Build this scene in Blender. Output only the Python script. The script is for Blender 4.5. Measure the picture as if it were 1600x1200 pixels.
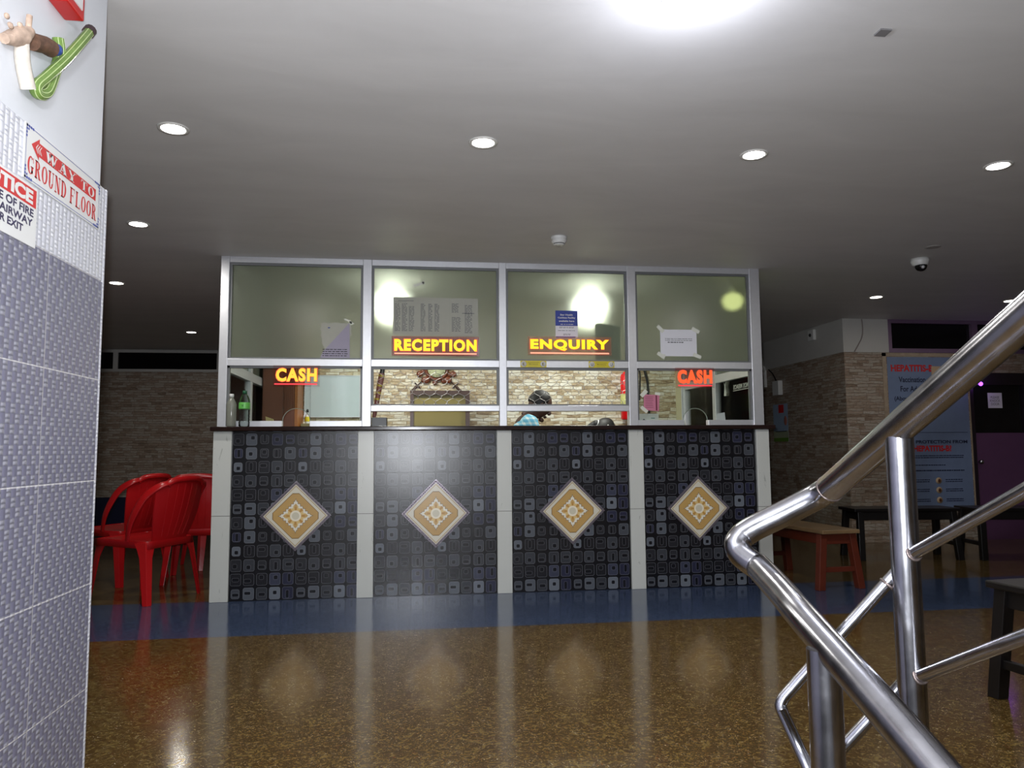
import bpy, math, random
from mathutils import Vector, Matrix
random.seed(7)
for o in list(bpy.data.objects): bpy.data.objects.remove(o)
S = bpy.context.scene
COL = S.collection
PI = math.pi

# ------------------------------------------------------------------ camera, exposure, world, lights
CAMLOC = Vector((1.0546, -5.3444, 0.9861))
def camera():
    yaw, pitch, roll, f = 0.1292, 0.0879, -0.0075, 1183.05
    fw = Vector((math.sin(yaw)*math.cos(pitch), math.cos(yaw)*math.cos(pitch), math.sin(pitch)))
    r = Vector((math.cos(yaw), -math.sin(yaw), 0)); u = r.cross(fw)
    r2 = r*math.cos(roll)+u*math.sin(roll); u2 = -r*math.sin(roll)+u*math.cos(roll)
    c = bpy.data.cameras.new('camera'); o = bpy.data.objects.new('camera', c); COL.objects.link(o)
    m = Matrix((r2, u2, -fw)).transposed().to_4x4(); m.translation = CAMLOC
    o.matrix_world = m
    c.sensor_fit = 'HORIZONTAL'; c.sensor_width = 36; c.lens = f/1600*36; c.clip_start = .05
    S.camera = o
    return r2, u2, fw
CR, CU, CF = camera()
S.view_settings.view_transform = 'Standard'; S.view_settings.look = 'None'
S.view_settings.exposure = 0.27; S.view_settings.gamma = 1.0; S.view_settings.use_curve_mapping = False
W = bpy.data.worlds.new('world'); S.world = W; W.use_nodes = True
W.node_tree.nodes['Background'].inputs[0].default_value = (.5, .55, .65, 1)
W.node_tree.nodes['Background'].inputs[1].default_value = 0.02
def light(name, typ, loc, power, color=(1, 1, 1), size=.1, aim=None, **k):
    l = bpy.data.lights.new(name, typ); l.energy = power; l.color = color
    if typ == 'AREA': l.shape = 'DISK'; l.size = size
    elif typ in ('POINT', 'SPOT'): l.shadow_soft_size = size
    for a, b in k.items(): setattr(l, a, b)
    o = bpy.data.objects.new(name, l); COL.objects.link(o); o.location = loc
    if aim is not None: o.rotation_euler = (Vector(aim)-Vector(loc)).to_track_quat('-Z', 'Y').to_euler()
    return o
# the camera's own flash, just above and left of the lens
FL = CAMLOC+CU*.045-CR*.03+CF*.01
light('camera_flash', 'AREA', FL, 62, (.92, .95, 1), .05, aim=FL+CF*2+CU*.1)
H = 2.364
ROOM_LAMPS = [(.034, -2.07), (1.358, -2.07), (2.635, -2.07), (3.897, -2.07), (-.597, -.634), (-1.338, 1.05), (-1.472, 3.624), (5.248, 1.007), (6.642, 1.058)]
for i, (x, y) in enumerate(ROOM_LAMPS):
    light('downlight_glow', 'AREA', (x, y, H-.012), 9.5 if i < 5 else 2.6, (1, .97, .9) if i < 5 else (1, .93, .82), .07, aim=(x, y, 0))
light('ceiling_lamp_glow', 'POINT', (1.873, -3.28, H-.2), 6, (.82, .86, 1), .06)
light('added_stair_fill', 'POINT', (.72, -4.6, H-.5), 30, (.9, .93, 1), .06)  # added unseen light that brightens the left of the ceiling
for x in (.872, 2.52):
    light('booth_bulb_glow', 'AREA', (x, .8, 2.085), 9.5, (.97, 1, .9), .2, aim=(x, .8, 0))
#light('booth_side_bulb_glow', 'AREA', (3.54, .32, 2.08), .8, (1, 1, .55), .08, aim=(3.5, .5, 0))
light('violet_glow', 'POINT', (7.15, 1.98, 1.66), .22, (.45, .1, 1), .03)

# ------------------------------------------------------------------ mesh builder
def cr(pts, n=6):
    P = [Vector(p) for p in pts]; out = []
    for i in range(len(P)-1):
        a = P[max(i-1, 0)]; b = P[i]; c = P[i+1]; d = P[min(i+2, len(P)-1)]
        for k in range(n):
            t = k/n
            out.append(.5*((2*b)+(-a+c)*t+(2*a-5*b+4*c-d)*t*t+(-a+3*b-3*c+d)*t**3))
    out.append(P[-1]); return out
class MB:
    def __init__(s): s.v = []; s.f = []; s.m = []; s.sm = []
    def add(s, vs, fs, mi=0, smooth=False):
        o = len(s.v); s.v += [Vector(v) for v in vs]
        for f in fs: s.f.append([i+o for i in f]); s.m.append(mi); s.sm.append(smooth)
        return s
    def box(s, x0, x1, y0, y1, z0, z1, mi=0, rot=None, piv=None):
        vs = [Vector(p) for p in ((x0, y0, z0), (x1, y0, z0), (x1, y1, z0), (x0, y1, z0), (x0, y0, z1), (x1, y0, z1), (x1, y1, z1), (x0, y1, z1))]
        if rot is not None:
            c = Vector(piv) if piv else Vector(((x0+x1)/2, (y0+y1)/2, (z0+z1)/2))
            vs = [rot @ (v-c)+c for v in vs]
        return s.add(vs, [(0, 3, 2, 1), (4, 5, 6, 7), (0, 1, 5, 4), (1, 2, 6, 5), (2, 3, 7, 6), (3, 0, 4, 7)], mi)
    def hexa(s, lo, hi, mi=0):
        return s.add(list(lo)+list(hi), [(0, 3, 2, 1), (4, 5, 6, 7), (0, 1, 5, 4), (1, 2, 6, 5), (2, 3, 7, 6), (3, 0, 4, 7)], mi)
    def tube(s, pts, r, n=12, flat=1.0, mi=0, up=None, cap=True, closed=False):
        P = [Vector(p) for p in pts]; L = len(P)
        R = r if isinstance(r, (list, tuple)) else [r]*L
        if len(R) != L: R = [R[0]+(R[-1]-R[0])*i/(L-1) for i in range(L)]
        T = []
        for i in range(L):
            a = P[i-1] if (i > 0 or closed) else P[i]; b = P[(i+1) % L] if (i < L-1 or closed) else P[i]
            T.append((b-a).normalized())
        ref = Vector(up) if up else (Vector((0, 0, 1)) if abs(T[0].z) < .9 else Vector((0, 1, 0)))
        N = (ref-T[0]*ref.dot(T[0])).normalized(); vs = []
        for i in range(L):
            if up: 
                q = Vector(up)-T[i]*Vector(up).dot(T[i])
                if q.length > 1e-4: N = q.normalized()
            else: N = (N-T[i]*N.dot(T[i])).normalized()
            B = T[i].cross(N)
            for k in range(n):
                a = 2*PI*k/n
                vs.append(P[i]+N*math.cos(a)*R[i]*flat+B*math.sin(a)*R[i])
        fs = [(i*n+k, i*n+(k+1) % n, (i+1)*n+(k+1) % n, (i+1)*n+k) for i in range(L-1) for k in range(n)]
        if closed: fs += [((L-1)*n+k, (L-1)*n+(k+1) % n, (k+1) % n, k) for k in range(n)]
        s.add(vs, fs, mi, True)
        if cap and not closed: s.add(vs[:n], [tuple(range(n))[::-1]], mi); s.add(vs[-n:], [tuple(range(n))], mi)
        return s
    def lathe(s, prof, c=(0, 0, 0), n=24, axis='z', mi=0, smooth=True):
        c = Vector(c); vs = []
        for r, h in prof:
            for k in range(n):
                a = 2*PI*k/n; x, y = r*math.cos(a), r*math.sin(a)
                vs.append(c+(Vector((x, y, h)) if axis == 'z' else Vector((x, h, y)) if axis == 'y' else Vector((h, x, y))))
        fs = [(i*n+k, i*n+(k+1) % n, (i+1)*n+(k+1) % n, (i+1)*n+k) for i in range(len(prof)-1) for k in range(n)]
        fs.append(tuple(range(n))[::-1]); fs.append(tuple(range((len(prof)-1)*n, len(prof)*n)))
        return s.add(vs, fs, mi, smooth)
    def ball(s, c, rx, ry, rz, n=16, m=10, mi=0, fn=None):
        c = Vector(c); vs = []
        for i in range(m+1):
            t = PI*i/m
            for k in range(n):
                a = 2*PI*k/n; d = Vector((math.sin(t)*math.cos(a), math.sin(t)*math.sin(a), math.cos(t)))
                if fn: d = fn(d)
                vs.append(c+Vector((d.x*rx, d.y*ry, d.z*rz)))
        return s.add(vs, [(i*n+k, (i+1)*n+k, (i+1)*n+(k+1) % n, i*n+(k+1) % n) for i in range(m) for k in range(n)], mi, True)
    def prism(s, poly, y0, y1, plane='xz', mi=0):
        n = len(poly)
        def q(a, b, h): return (a, h, b) if plane == 'xz' else ((h, a, b) if plane == 'yz' else (a, b, h))
        s.add([q(a, b, y0) for a, b in poly]+[q(a, b, y1) for a, b in poly],
              [tuple(range(n)), tuple(range(n, 2*n))[::-1]]+[(i, i+n, (i+1) % n+n, (i+1) % n) for i in range(n)], mi)
        return s
    def build(s, name, mat, parent=None, bev=0, seg=2, xf=None, sub=0, origin='auto', fixn=True):
        me = bpy.data.meshes.new(name)
        vs = [xf @ v for v in s.v] if xf is not None else s.v
        if parent is not None:
            off = Vector((0, 0, 0)); p = parent
            while p is not None: off += p.location; p = p.parent
            vs = [v-off for v in vs]; loc = Vector((0, 0, 0))
        elif origin == 'auto':
            mn = [min(v[i] for v in vs) for i in range(3)]; mx = [max(v[i] for v in vs) for i in range(3)]
            loc = Vector(((mn[0]+mx[0])/2, (mn[1]+mx[1])/2, mn[2])); vs = [v-loc for v in vs]
        else: loc = Vector((0, 0, 0))
        me.from_pydata([tuple(v) for v in vs], [], s.f)
        mats = mat if isinstance(mat, (list, tuple)) else [mat]
        for m in mats: me.materials.append(m)
        for p, mi, sm in zip(me.polygons, s.m, s.sm): p.material_index = mi; p.use_smooth = sm
        if fixn:
            import bmesh
            bm = bmesh.new(); bm.from_mesh(me); bmesh.ops.recalc_face_normals(bm, faces=bm.faces); bm.to_mesh(me); bm.free()
        me.update()
        o = bpy.data.objects.new(name, me); COL.objects.link(o); o.location = loc
        if parent is not None: o.parent = parent
        if bev:
            b = o.modifiers.new('bevel', 'BEVEL'); b.width = bev; b.segments = seg; b.limit_method = 'ANGLE'; b.angle_limit = .6
        if sub:
            b = o.modifiers.new('sub', 'SUBSURF'); b.levels = sub; b.render_levels = sub
        return o
def tag(o, label=None, cat=None, group=None, kind=None):
    if label: o['label'] = label
    if cat: o['category'] = cat
    if group: o['group'] = group
    if kind: o['kind'] = kind
    return o
def thing(name, label, cat, loc=(0, 0, 0), group=None):
    o = bpy.data.objects.new(name, None); COL.objects.link(o); o.location = loc; o.empty_display_size = .1
    return tag(o, label, cat, group)
def struct(name, mb, mat, **k):
    return tag(mb.build(name, mat, origin='world', **k), kind='structure')
def dup(root, loc=None, rotz=None, label=None, group=None, parent=None):
    c = root.copy(); COL.objects.link(c)
    if parent is not None: c.parent = parent
    if loc is not None: c.location = loc
    if rotz is not None: c.rotation_euler = (0, 0, rotz)
    if label: c['label'] = label
    if group: c['group'] = group
    for ch in [q for q in bpy.data.objects if q.parent == root]: dup(ch, parent=c)
    return c
_tc = {}
def glyphs(txt, bold=0.0, sp=1.0):
    k = (txt, bold, sp)
    if k not in _tc:
        cu = bpy.data.curves.new('txt', 'FONT'); cu.body = txt; cu.size = 1; cu.offset = bold; cu.resolution_u = 3; cu.space_character = sp
        if '\n' in txt: cu.align_x = 'CENTER'
        ob = bpy.data.objects.new('txt', cu); COL.objects.link(ob)
        me = bpy.data.meshes.new_from_object(ob.evaluated_get(bpy.context.evaluated_depsgraph_get()))
        _tc[k] = ([tuple(v.co) for v in me.vertices], [tuple(p.vertices) for p in me.polygons])
        bpy.data.objects.remove(ob); bpy.data.curves.remove(cu); bpy.data.meshes.remove(me)
    return _tc[k]
FR = {'front': (Vector((1, 0, 0)), Vector((0, 0, 1)), Vector((0, -1, 0))),      # faces -y
      'px': (Vector((0, 1, 0)), Vector((0, 0, 1)), Vector((1, 0, 0))),          # faces +x
      'nx': (Vector((0, -1, 0)), Vector((0, 0, 1)), Vector((-1, 0, 0)))}        # faces -x
def text(mb, txt, org, w, h, face='front', bold=0.0, mi=0, lift=0, thick=0, sp=1.0):
    V, F = glyphs(txt, bold, sp)
    if not V: return
    R_, U_, N_ = FR[face] if isinstance(face, str) else face
    x0 = min(v[0] for v in V); x1 = max(v[0] for v in V); y0 = min(v[1] for v in V); y1 = max(v[1] for v in V)
    o = Vector(org)+N_*(lift+thick)
    pts = [o+R_*((v[0]-x0)/(x1-x0)*w)+U_*((v[1]-y0)/(y1-y0)*h) for v in V]
    mb.add(pts, F, mi)
    if thick:
        cnt = {}
        for f in F:
            for i in range(len(f)):
                e = (f[i], f[(i+1) % len(f)]); cnt[e] = 1
        side = [e for e in cnt if (e[1], e[0]) not in cnt]
        mb.add(pts+[p-N_*thick for p in pts], [(a, a+len(V), b+len(V), b) for a, b in side], mi)
def quad(mb, org, w, h, face='front', mi=0, lift=0, t=.0015):
    R_, U_, N_ = FR[face] if isinstance(face, str) else face
    o = Vector(org)+N_*lift; a = [o, o+R_*w, o+R_*w+U_*h, o+U_*h]
    mb.hexa([p for p in a], [p+N_*t for p in a], mi)

# ------------------------------------------------------------------ materials
def lin(c):
    return tuple((x/255/12.92 if x <= 10 else ((x/255+.055)/1.055)**2.4) for x in c)+(1,)
class NT:
    def __init__(s, name):
        s.mat = bpy.data.materials.new(name); s.mat.use_nodes = True; s.t = s.mat.node_tree
        s.n = s.t.nodes; s.l = s.t.links; s.b = s.n['Principled BSDF']; s.out = s.n['Material Output']
        s.tc = s.n.new('ShaderNodeTexCoord').outputs['Object']
    def set(s, sock, v):
        if hasattr(v, 'is_output'): s.l.new(v, sock)
        else: sock.default_value = v
    def p(s, **k):
        for a, v in k.items():
            s.set(s.b.inputs[{'color': 'Base Color', 'rough': 'Roughness', 'metal': 'Metallic', 'trans': 'Transmission Weight', 'ior': 'IOR', 'spec': 'Specular IOR Level',
                              'coat': 'Coat Weight', 'coatr': 'Coat Roughness', 'emit': 'Emission Color', 'es': 'Emission Strength', 'alpha': 'Alpha', 'normal': 'Normal', 'sss': 'Subsurface Weight'}[a]], v)
        return s
    def m(s, op, *a, clamp=False):
        n = s.n.new('ShaderNodeMath'); n.operation = op; n.use_clamp = clamp
        for i, x in enumerate(a): s.set(n.inputs[i], x)
        return n.outputs[0]
    def sep(s, v=None):
        n = s.n.new('ShaderNodeSeparateXYZ'); s.set(n.inputs[0], v or s.tc); return n.outputs
    def comb(s, x=0., y=0., z=0.):
        n = s.n.new('ShaderNodeCombineXYZ')
        for i, q in enumerate((x, y, z)): s.set(n.inputs[i], q)
        return n.outputs[0]
    def scale(s, v, sc):
        n = s.n.new('ShaderNodeVectorMath'); n.operation = 'MULTIPLY'; s.set(n.inputs[0], v); n.inputs[1].default_value = sc; return n.outputs[0]
    def noise(s, v=None, sc=5., det=2., rough=.5, dist=0., color=False):
        n = s.n.new('ShaderNodeTexNoise'); s.set(n.inputs['Vector'], v or s.tc); n.inputs['Scale'].default_value = sc; n.inputs['Detail'].default_value = det
        n.inputs['Roughness'].default_value = rough; n.inputs['Distortion'].default_value = dist; return n.outputs['Color' if color else 'Fac']
    def wn(s, v):
        n = s.n.new('ShaderNodeTexWhiteNoise'); n.noise_dimensions = '3D'; s.set(n.inputs['Vector'], v); return n.outputs['Value']
    def vor(s, v=None, sc=5., out='Distance', feat='F1'):
        n = s.n.new('ShaderNodeTexVoronoi'); n.feature = feat; s.set(n.inputs['Vector'], v or s.tc); n.inputs['Scale'].default_value = sc; return n.outputs[out]
    def ramp(s, f, stops, interp='LINEAR'):
        n = s.n.new('ShaderNodeValToRGB'); n.color_ramp.interpolation = interp; s.set(n.inputs[0], f); e = n.color_ramp.elements
        while len(e) < len(stops): e.new(.5)
        for q, (p, c) in zip(e, stops): q.position = p; q.color = c if len(c) == 4 else tuple(c)+(1,)
        return n.outputs[0]
    def mix(s, f, a, b):
        n = s.n.new('ShaderNodeMix'); n.data_type = 'RGBA'; s.set(n.inputs[0], f); s.set(n.inputs[6], a); s.set(n.inputs[7], b); return n.outputs[2]
    def bump(s, h, st=.3, d=.01):
        n = s.n.new('ShaderNodeBump'); n.inputs['Strength'].default_value = st; n.inputs['Distance'].default_value = d; s.set(n.inputs['Height'], h); return n.outputs[0]
def simple(name, c, rough=.5, metal=0., var=.08, sc=12., bump=0., **k):
    t = NT(name); C = lin(c)
    dk = tuple(x*(1-var*2) for x in C[:3])+(1,); lt = tuple(min(1, x*(1+var)) for x in C[:3])+(1,)
    n = t.noise(sc=sc, det=4)
    t.p(color=t.mix(n, dk, lt), rough=rough, metal=metal, **k)
    if bump: t.p(normal=t.bump(n, bump, .005))
    return t.mat
def emis(name, c, st, base=None):
    t = NT(name); t.p(color=base or (.02, .02, .02, 1), emit=tuple(c)+(1,), es=st, rough=.5); return t.mat

def mat_ceiling():
    t = NT('ceiling_plaster')
    n1 = t.noise(t.scale(t.tc, (.8, 2.2, 1)), 1.6, 5, .6, .6); n2 = t.noise(t.tc, 40, 3)
    c = t.mix(n1, lin((196, 194, 192)), lin((222, 220, 218)))
    t.p(color=c, rough=.55, spec=.35, normal=t.bump(t.m('ADD', n1, t.m('MULTIPLY', n2, .04)), .12, .02)); return t.mat
def mat_floor():
    t = NT('floor_terrazzo')
    x, y, z = t.sep()
    v = t.scale(t.tc, (1, 1.0, 1))
    n1 = t.noise(v, 75, 6, .75, 1.6); n2 = t.noise(v, 14, 3, .6); n3 = t.noise(v, 95, 2, .5, 2.5); 
    brown = t.ramp(n1, [(.32, lin((44, 30, 14))), (.45, lin((76, 56, 26))), (.54, lin((98, 78, 40))), (.62, lin((118, 100, 60))), (.72, lin((150, 134, 98)))])
    n4 = t.noise(v, 26, 5, .7, 2.2); brown = t.mix(t.ramp(n4, [(.47, (0, 0, 0)), (.56, (.6, .6, .6))]), brown, lin((58, 40, 18))); brown = t.mix(t.ramp(n4, [(.40, (.55, .55, .55)), (.46, (0, 0, 0))]), brown, lin((128, 112, 66)))
    brown = t.mix(t.m('MULTIPLY', n2, .45), brown, lin((68, 46, 22)))
    fl = t.m('GREATER_THAN', n3, .685); brown = t.mix(t.m('MULTIPLY', fl, .7), brown, lin((206, 196, 172)))
    red = t.m('GREATER_THAN', t.noise(v, 70, 2, .5, 2), .68); brown = t.mix(t.m('MULTIPLY', red, .5), brown, lin((120, 52, 30)))
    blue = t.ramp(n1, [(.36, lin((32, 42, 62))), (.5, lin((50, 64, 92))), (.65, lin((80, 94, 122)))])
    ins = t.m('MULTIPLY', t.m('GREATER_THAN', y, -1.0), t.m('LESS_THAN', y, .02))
    wv = t.noise(v, 2.2, 2)
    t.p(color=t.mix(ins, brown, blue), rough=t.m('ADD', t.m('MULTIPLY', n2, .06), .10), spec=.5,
        normal=t.bump(t.m('ADD', wv, t.m('MULTIPLY', n1, .02)), .12, .02)); return t.mat
def stone(name, axis, pal, cw=.2, ch=.045, rough=.4):
    """stacked ledge-stone tile: thin courses of random length stones"""
    t = NT(name); o = t.sep(); u = o[0] if axis == 'x' else o[1]; v = o[2]
    d = t.m('MULTIPLY', t.m('SUBTRACT', t.noise(t.scale(t.tc, (3, 3, 9)), 3, 3), .5), .035)
    vv = t.m('DIVIDE', t.m('ADD', v, d), ch); row = t.m('FLOOR', vv); fv = t.m('FRACT', vv)
    rr = t.wn(t.comb(row, 3.3, 1.1)); 
    w = t.m('ADD', cw*.6, t.m('MULTIPLY', t.wn(t.comb(row, 7.7, 2.)), cw))
    uu = t.m('ADD', t.m('DIVIDE', u, w), t.m('MULTIPLY', rr, 17.)); c = t.m('FLOOR', uu); fu = t.m('FRACT', uu)
    rnd = t.wn(t.comb(row, c, 5.)); 
    nz = t.noise(t.scale(t.tc, (5, 5, 40)), 3, 5, .7, .5)
    f = t.m('ADD', t.m('MULTIPLY', rnd, .42), t.m('MULTIPLY', nz, .58))
    col = t.ramp(f, pal)
    ed = t.m('MINIMUM', t.m('MULTIPLY', t.m('MINIMUM', fv, t.m('SUBTRACT', 1., fv)), 1.), t.m('MULTIPLY', t.m('MINIMUM', fu, t.m('SUBTRACT', 1., fu)), 4.))
    e = t.m('MULTIPLY', ed, 7., clamp=True)
    col = t.mix(t.m('SUBTRACT', 1., t.m('MULTIPLY', e, .5, )), col, tuple(x*.35 for x in pal[1][1][:3])+(1,)) if False else t.mix(e, tuple(x*.62 for x in pal[1][1][:3])+(1,), col)
    hgt = t.m('ADD', t.m('MULTIPLY', e, .5), t.m('MULTIPLY', nz, .8))
    t.p(color=col, rough=rough, normal=t.bump(t.m('ADD', hgt, t.m('MULTIPLY', rnd, .5)), .5, .012)); return t.mat
PAL_B = [(.26, lin((118, 96, 70))), (.36, lin((178, 158, 124))), (.45, lin((206, 198, 176))), (.54, lin((222, 220, 208))), (.64, lin((192, 176, 142))), (.74, lin((138, 112, 82)))]
PAL_D = [(.22, lin((96, 76, 60))), (.36, lin((150, 130, 112))), (.5, lin((172, 164, 152))), (.6, lin((138, 112, 92))), (.72, lin((182, 176, 166))), (.82, lin((112, 84, 66)))]
M = {}
M['ceil'] = mat_ceiling(); M['floor'] = mat_floor()
M['stone_booth'] = stone('booth_ledge_stone', 'x', PAL_B, .085, .030, .3)
M['stone_far'] = stone('far_ledge_stone', 'x', PAL_D, .12, .032); M['stone_side'] = stone('side_ledge_stone', 'y', PAL_D, .12, .032)
def mat_weave(name, c1, c2, c3, axis='y'):
    """basket weave wall tile with real relief in the bump"""
    t = NT(name); o = t.sep(); u = t.m('DIVIDE', o[1] if axis == 'y' else o[0], .043); v = t.m('DIVIDE', o[2], .024)
    row = t.m('FLOOR', v); par = t.m('MODULO', t.m('ABSOLUTE', row), 2.); uu = t.m('ADD', u, t.m('MULTIPLY', par, .5)); c = t.m('FLOOR', uu)
    fu = t.m('FRACT', uu); fv = t.m('FRACT', v)
    # each cell: left half upright strand, right half crosswise strands
    left = t.m('LESS_THAN', fu, .52)
    cross = t.m('ABSOLUTE', t.m('SINE', t.m('MULTIPLY', fv, PI*2)))
    up = t.m('SINE', t.m('MULTIPLY', t.m('DIVIDE', fu, .52), PI))
    bul = t.m('SINE', t.m('MULTIPLY', t.m('DIVIDE', t.m('SUBTRACT', fu, .52), .48), PI))
    h = t.m('ADD', t.m('MULTIPLY', left, t.m('MULTIPLY', up, .6)), t.m('MULTIPLY', t.m('SUBTRACT', 1., left), t.m('MULTIPLY', t.m('MULTIPLY', cross, bul), 1.)))
    base = t.mix(left, t.mix(cross, c2, c3), c1)
    base = t.mix(t.m('MULTIPLY', t.noise(sc=30), .4), base, c2)
    # tile joints
    jz = t.m('ABSOLUTE', t.m('SUBTRACT', t.m('FRACT', t.m('DIVIDE', t.m('SUBTRACT', o[2], .035), .2915)), .5))
    jy = t.m('ABSOLUTE', t.m('SUBTRACT', t.m('FRACT', t.m('DIVIDE', t.m('ADD', o[1], 3.335), .45)), .5))
    j = t.m('MAXIMUM', t.m('GREATER_THAN', jz, .4945), t.m('GREATER_THAN', jy, .4970))
    t.p(color=t.mix(j, base, lin((200, 198, 200))), rough=.33, normal=t.bump(t.m('SUBTRACT', h, t.m('MULTIPLY', j, .6)), .5, .003)); return t.mat
M['weave_dark'] = mat_weave('grey_weave_tile', lin((116, 115, 136)), lin((100, 100, 112)), lin((160, 160, 172)))
M['weave_light'] = mat_weave('pale_weave_tile', lin((205, 206, 214)), lin((170, 172, 182)), lin((226, 226, 230)))
M['paint'] = simple('white_wall_paint', (212, 214, 218), .6, var=.03, sc=6, bump=.2)
M['beam'] = simple('white_beam_paint', (188, 186, 182), .6, var=.08, sc=3)
M['alu'] = simple('silver_aluminium', (214, 215, 220), .36, metal=.6, var=.05, sc=30)
M['alu_dark'] = simple('dark_glazing_bead', (110, 112, 114), .5, metal=.3, var=.05)
M['marble'] = simple('white_marble_tile', (196, 198, 194), .28, var=.05, sc=5)
M['granite'] = simple('dark_brown_granite', (40, 26, 24), .15, var=.35, sc=90)
M['red'] = simple('red_plastic', (168, 20, 24), .28, var=.03, sc=8, bump=.03)
M['dado'] = simple('dark_blue_dado_tile', (26, 28, 58), .25, var=.1)
def mat_steel():
    t = NT('polished_steel'); n = t.noise(t.scale(t.tc, (1, 1, 1)), 22, 5, .6); n2 = t.noise(sc=160, det=2)
    t.p(color=t.mix(n, lin((150, 150, 156)), lin((196, 196, 202))), metal=1., rough=t.m('ADD', .13, t.m('MULTIPLY', n, .16)), normal=t.bump(t.m('ADD', n, t.m('MULTIPLY', n2, .3)), .05, .002)); return t.mat
M['steel'] = mat_steel(); M['weld'] = simple('rough_weld_bead', (120, 108, 104), .45, metal=.8, var=.4, sc=80, bump=.6)
def mat_frost():
    t = NT('frosted_green_glass')
    n = t.noise(sc=3, det=3); g = t.n.new('ShaderNodeBsdfRefraction'); g.inputs['Color'].default_value = lin((212, 216, 206)); g.inputs['Roughness'].default_value = .5; g.inputs['IOR'].default_value = 1.22
    d = t.n.new('ShaderNodeBsdfTranslucent'); d.inputs['Color'].default_value = lin((168, 174, 158))
    k = t.n.new('ShaderNodeBsdfDiffuse'); k.inputs['Color'].default_value = lin((150, 156, 140))
    gl = t.n.new('ShaderNodeBsdfGlossy'); gl.inputs['Roughness'].default_value = .25
    m1 = t.n.new('ShaderNodeMixShader'); m1.inputs[0].default_value = .15; t.l.new(g.outputs[0], m1.inputs[1]); t.l.new(d.outputs[0], m1.inputs[2])
    m2 = t.n.new('ShaderNodeMixShader'); m2.inputs[0].default_value = .22; t.l.new(m1.outputs[0], m2.inputs[1]); t.l.new(k.outputs[0], m2.inputs[2])
    m3 = t.n.new('ShaderNodeMixShader'); fr = t.n.new('ShaderNodeFresnel'); fr.inputs[0].default_value = 1.45
    t.l.new(fr.outputs[0], m3.inputs[0]); t.l.new(m2.outputs[0], m3.inputs[1]); t.l.new(gl.outputs[0], m3.inputs[2]); t.l.new(m3.outputs[0], t.out.inputs[0]); return t.mat
M['frost'] = mat_frost()
def mat_clear(name, tint, refl=.02, ior=1.4):
    # thin window glass: straight-through tint plus a Fresnel reflection
    t = NT(name); a = t.n.new('ShaderNodeBsdfTransparent'); a.inputs[0].default_value = lin(tint); g = t.n.new('ShaderNodeBsdfGlossy'); g.inputs['Roughness'].default_value = refl
    fr = t.n.new('ShaderNodeFresnel'); fr.inputs[0].default_value = ior; m = t.n.new('ShaderNodeMixShader'); t.l.new(fr.outputs[0], m.inputs[0]); t.l.new(a.outputs[0], m.inputs[1]); t.l.new(g.outputs[0], m.inputs[2]); t.l.new(m.outputs[0], t.out.inputs[0]); return t.mat
M['clear'] = mat_clear('clear_pane_glass', (243, 246, 243)); M['side_clear'] = mat_clear('side_pane_glass', (246, 248, 246), .02, 1.12); M['bottleglass'] = mat_clear('clear_bottle_plastic', (240, 244, 242), .05)
M['darkglass'] = simple('dark_window_glass', (10, 10, 14), .08, var=.1)
def mat_paper(name, c, tr=.5):
    t = NT(name); d = t.n.new('ShaderNodeBsdfDiffuse'); q = t.n.new('ShaderNodeBsdfTranslucent'); m = t.n.new('ShaderNodeMixShader'); C = t.mix(t.noise(sc=20, det=3), lin(c), lin(tuple(x*.95 for x in c)))
    t.l.new(C, d.inputs[0]); t.l.new(C, q.inputs[0]); m.inputs[0].default_value = tr; t.l.new(d.outputs[0], m.inputs[1]); t.l.new(q.outputs[0], m.inputs[2]); t.l.new(m.outputs[0], t.out.inputs[0]); return t.mat
M['paper'] = simple('white_paper', (222, 222, 230), .7, var=.02); M['paper_grey'] = mat_paper('greyed_paper', (206, 206, 198), .4)
M['paper_lav'] = mat_paper('lavender_paper', (190, 184, 204), .3); M['ink'] = simple('black_ink', (22, 22, 28), .6); M['ink_grey'] = simple('grey_print', (112, 112, 114), .7)
M['tape'] = simple('cloudy_tape', (214, 216, 206), .35); M['pink'] = simple('pink_paper', (196, 120, 146), .7); M['ink_red'] = simple('red_print', (196, 30, 34), .5); M['blue'] = simple('blue_print', (42, 62, 150), .5)
M['white'] = simple('white_plastic', (214, 214, 212), .4, var=.02); M['black'] = simple('black_plastic', (14, 14, 16), .35); M['yellow'] = simple('yellow_vinyl', (206, 190, 30), .4)
M['wood_br'] = simple('brown_cupboard_board', (96, 52, 28), .4, var=.15, sc=6); M['wood_or'] = simple('lit_orange_brown_edge', (150, 92, 40), .45)
M['wood_dk'] = simple('dark_brown_wood', (62, 36, 24), .35, var=.2, sc=10); M['olive'] = simple('olive_yellow_laminate', (124, 110, 52), .45, var=.08, sc=3)
M['rwood'] = simple('orange_red_painted_wood', (88, 34, 18), .45, var=.2, sc=14); M['bench_dk'] = simple('near_black_bench_wood', (16, 13, 13), .4, var=.2); M['bench_top'] = simple('worn_plank_top', (120, 96, 66), .5, var=.25, sc=9)
M['fixture'] = emis('lit_led_disc', (1, .98, .93), 14); M['fixture_far'] = emis('lit_warm_disc', (1, .93, .8), 9); M['lampface'] = emis('lit_round_panel', (.9, .94, 1), 9)
M['bulb'] = emis('lit_booth_bulb', (.97, 1, .95), 24); M['bulb_y'] = emis('lit_yellow_bulb', (.95, 1, .45), 2.6); M['violet'] = emis('lit_violet_led', (.35, .08, 1), 3)
M['led_y'] = emis('yellow_lit_letters', (1, .86, .0), 1.25); M['led_r'] = emis('red_lit_halo', (1, .09, .03), .9); M['led_p'] = emis('pink_lit_line', (1, .35, .22), 1.2)
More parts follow.
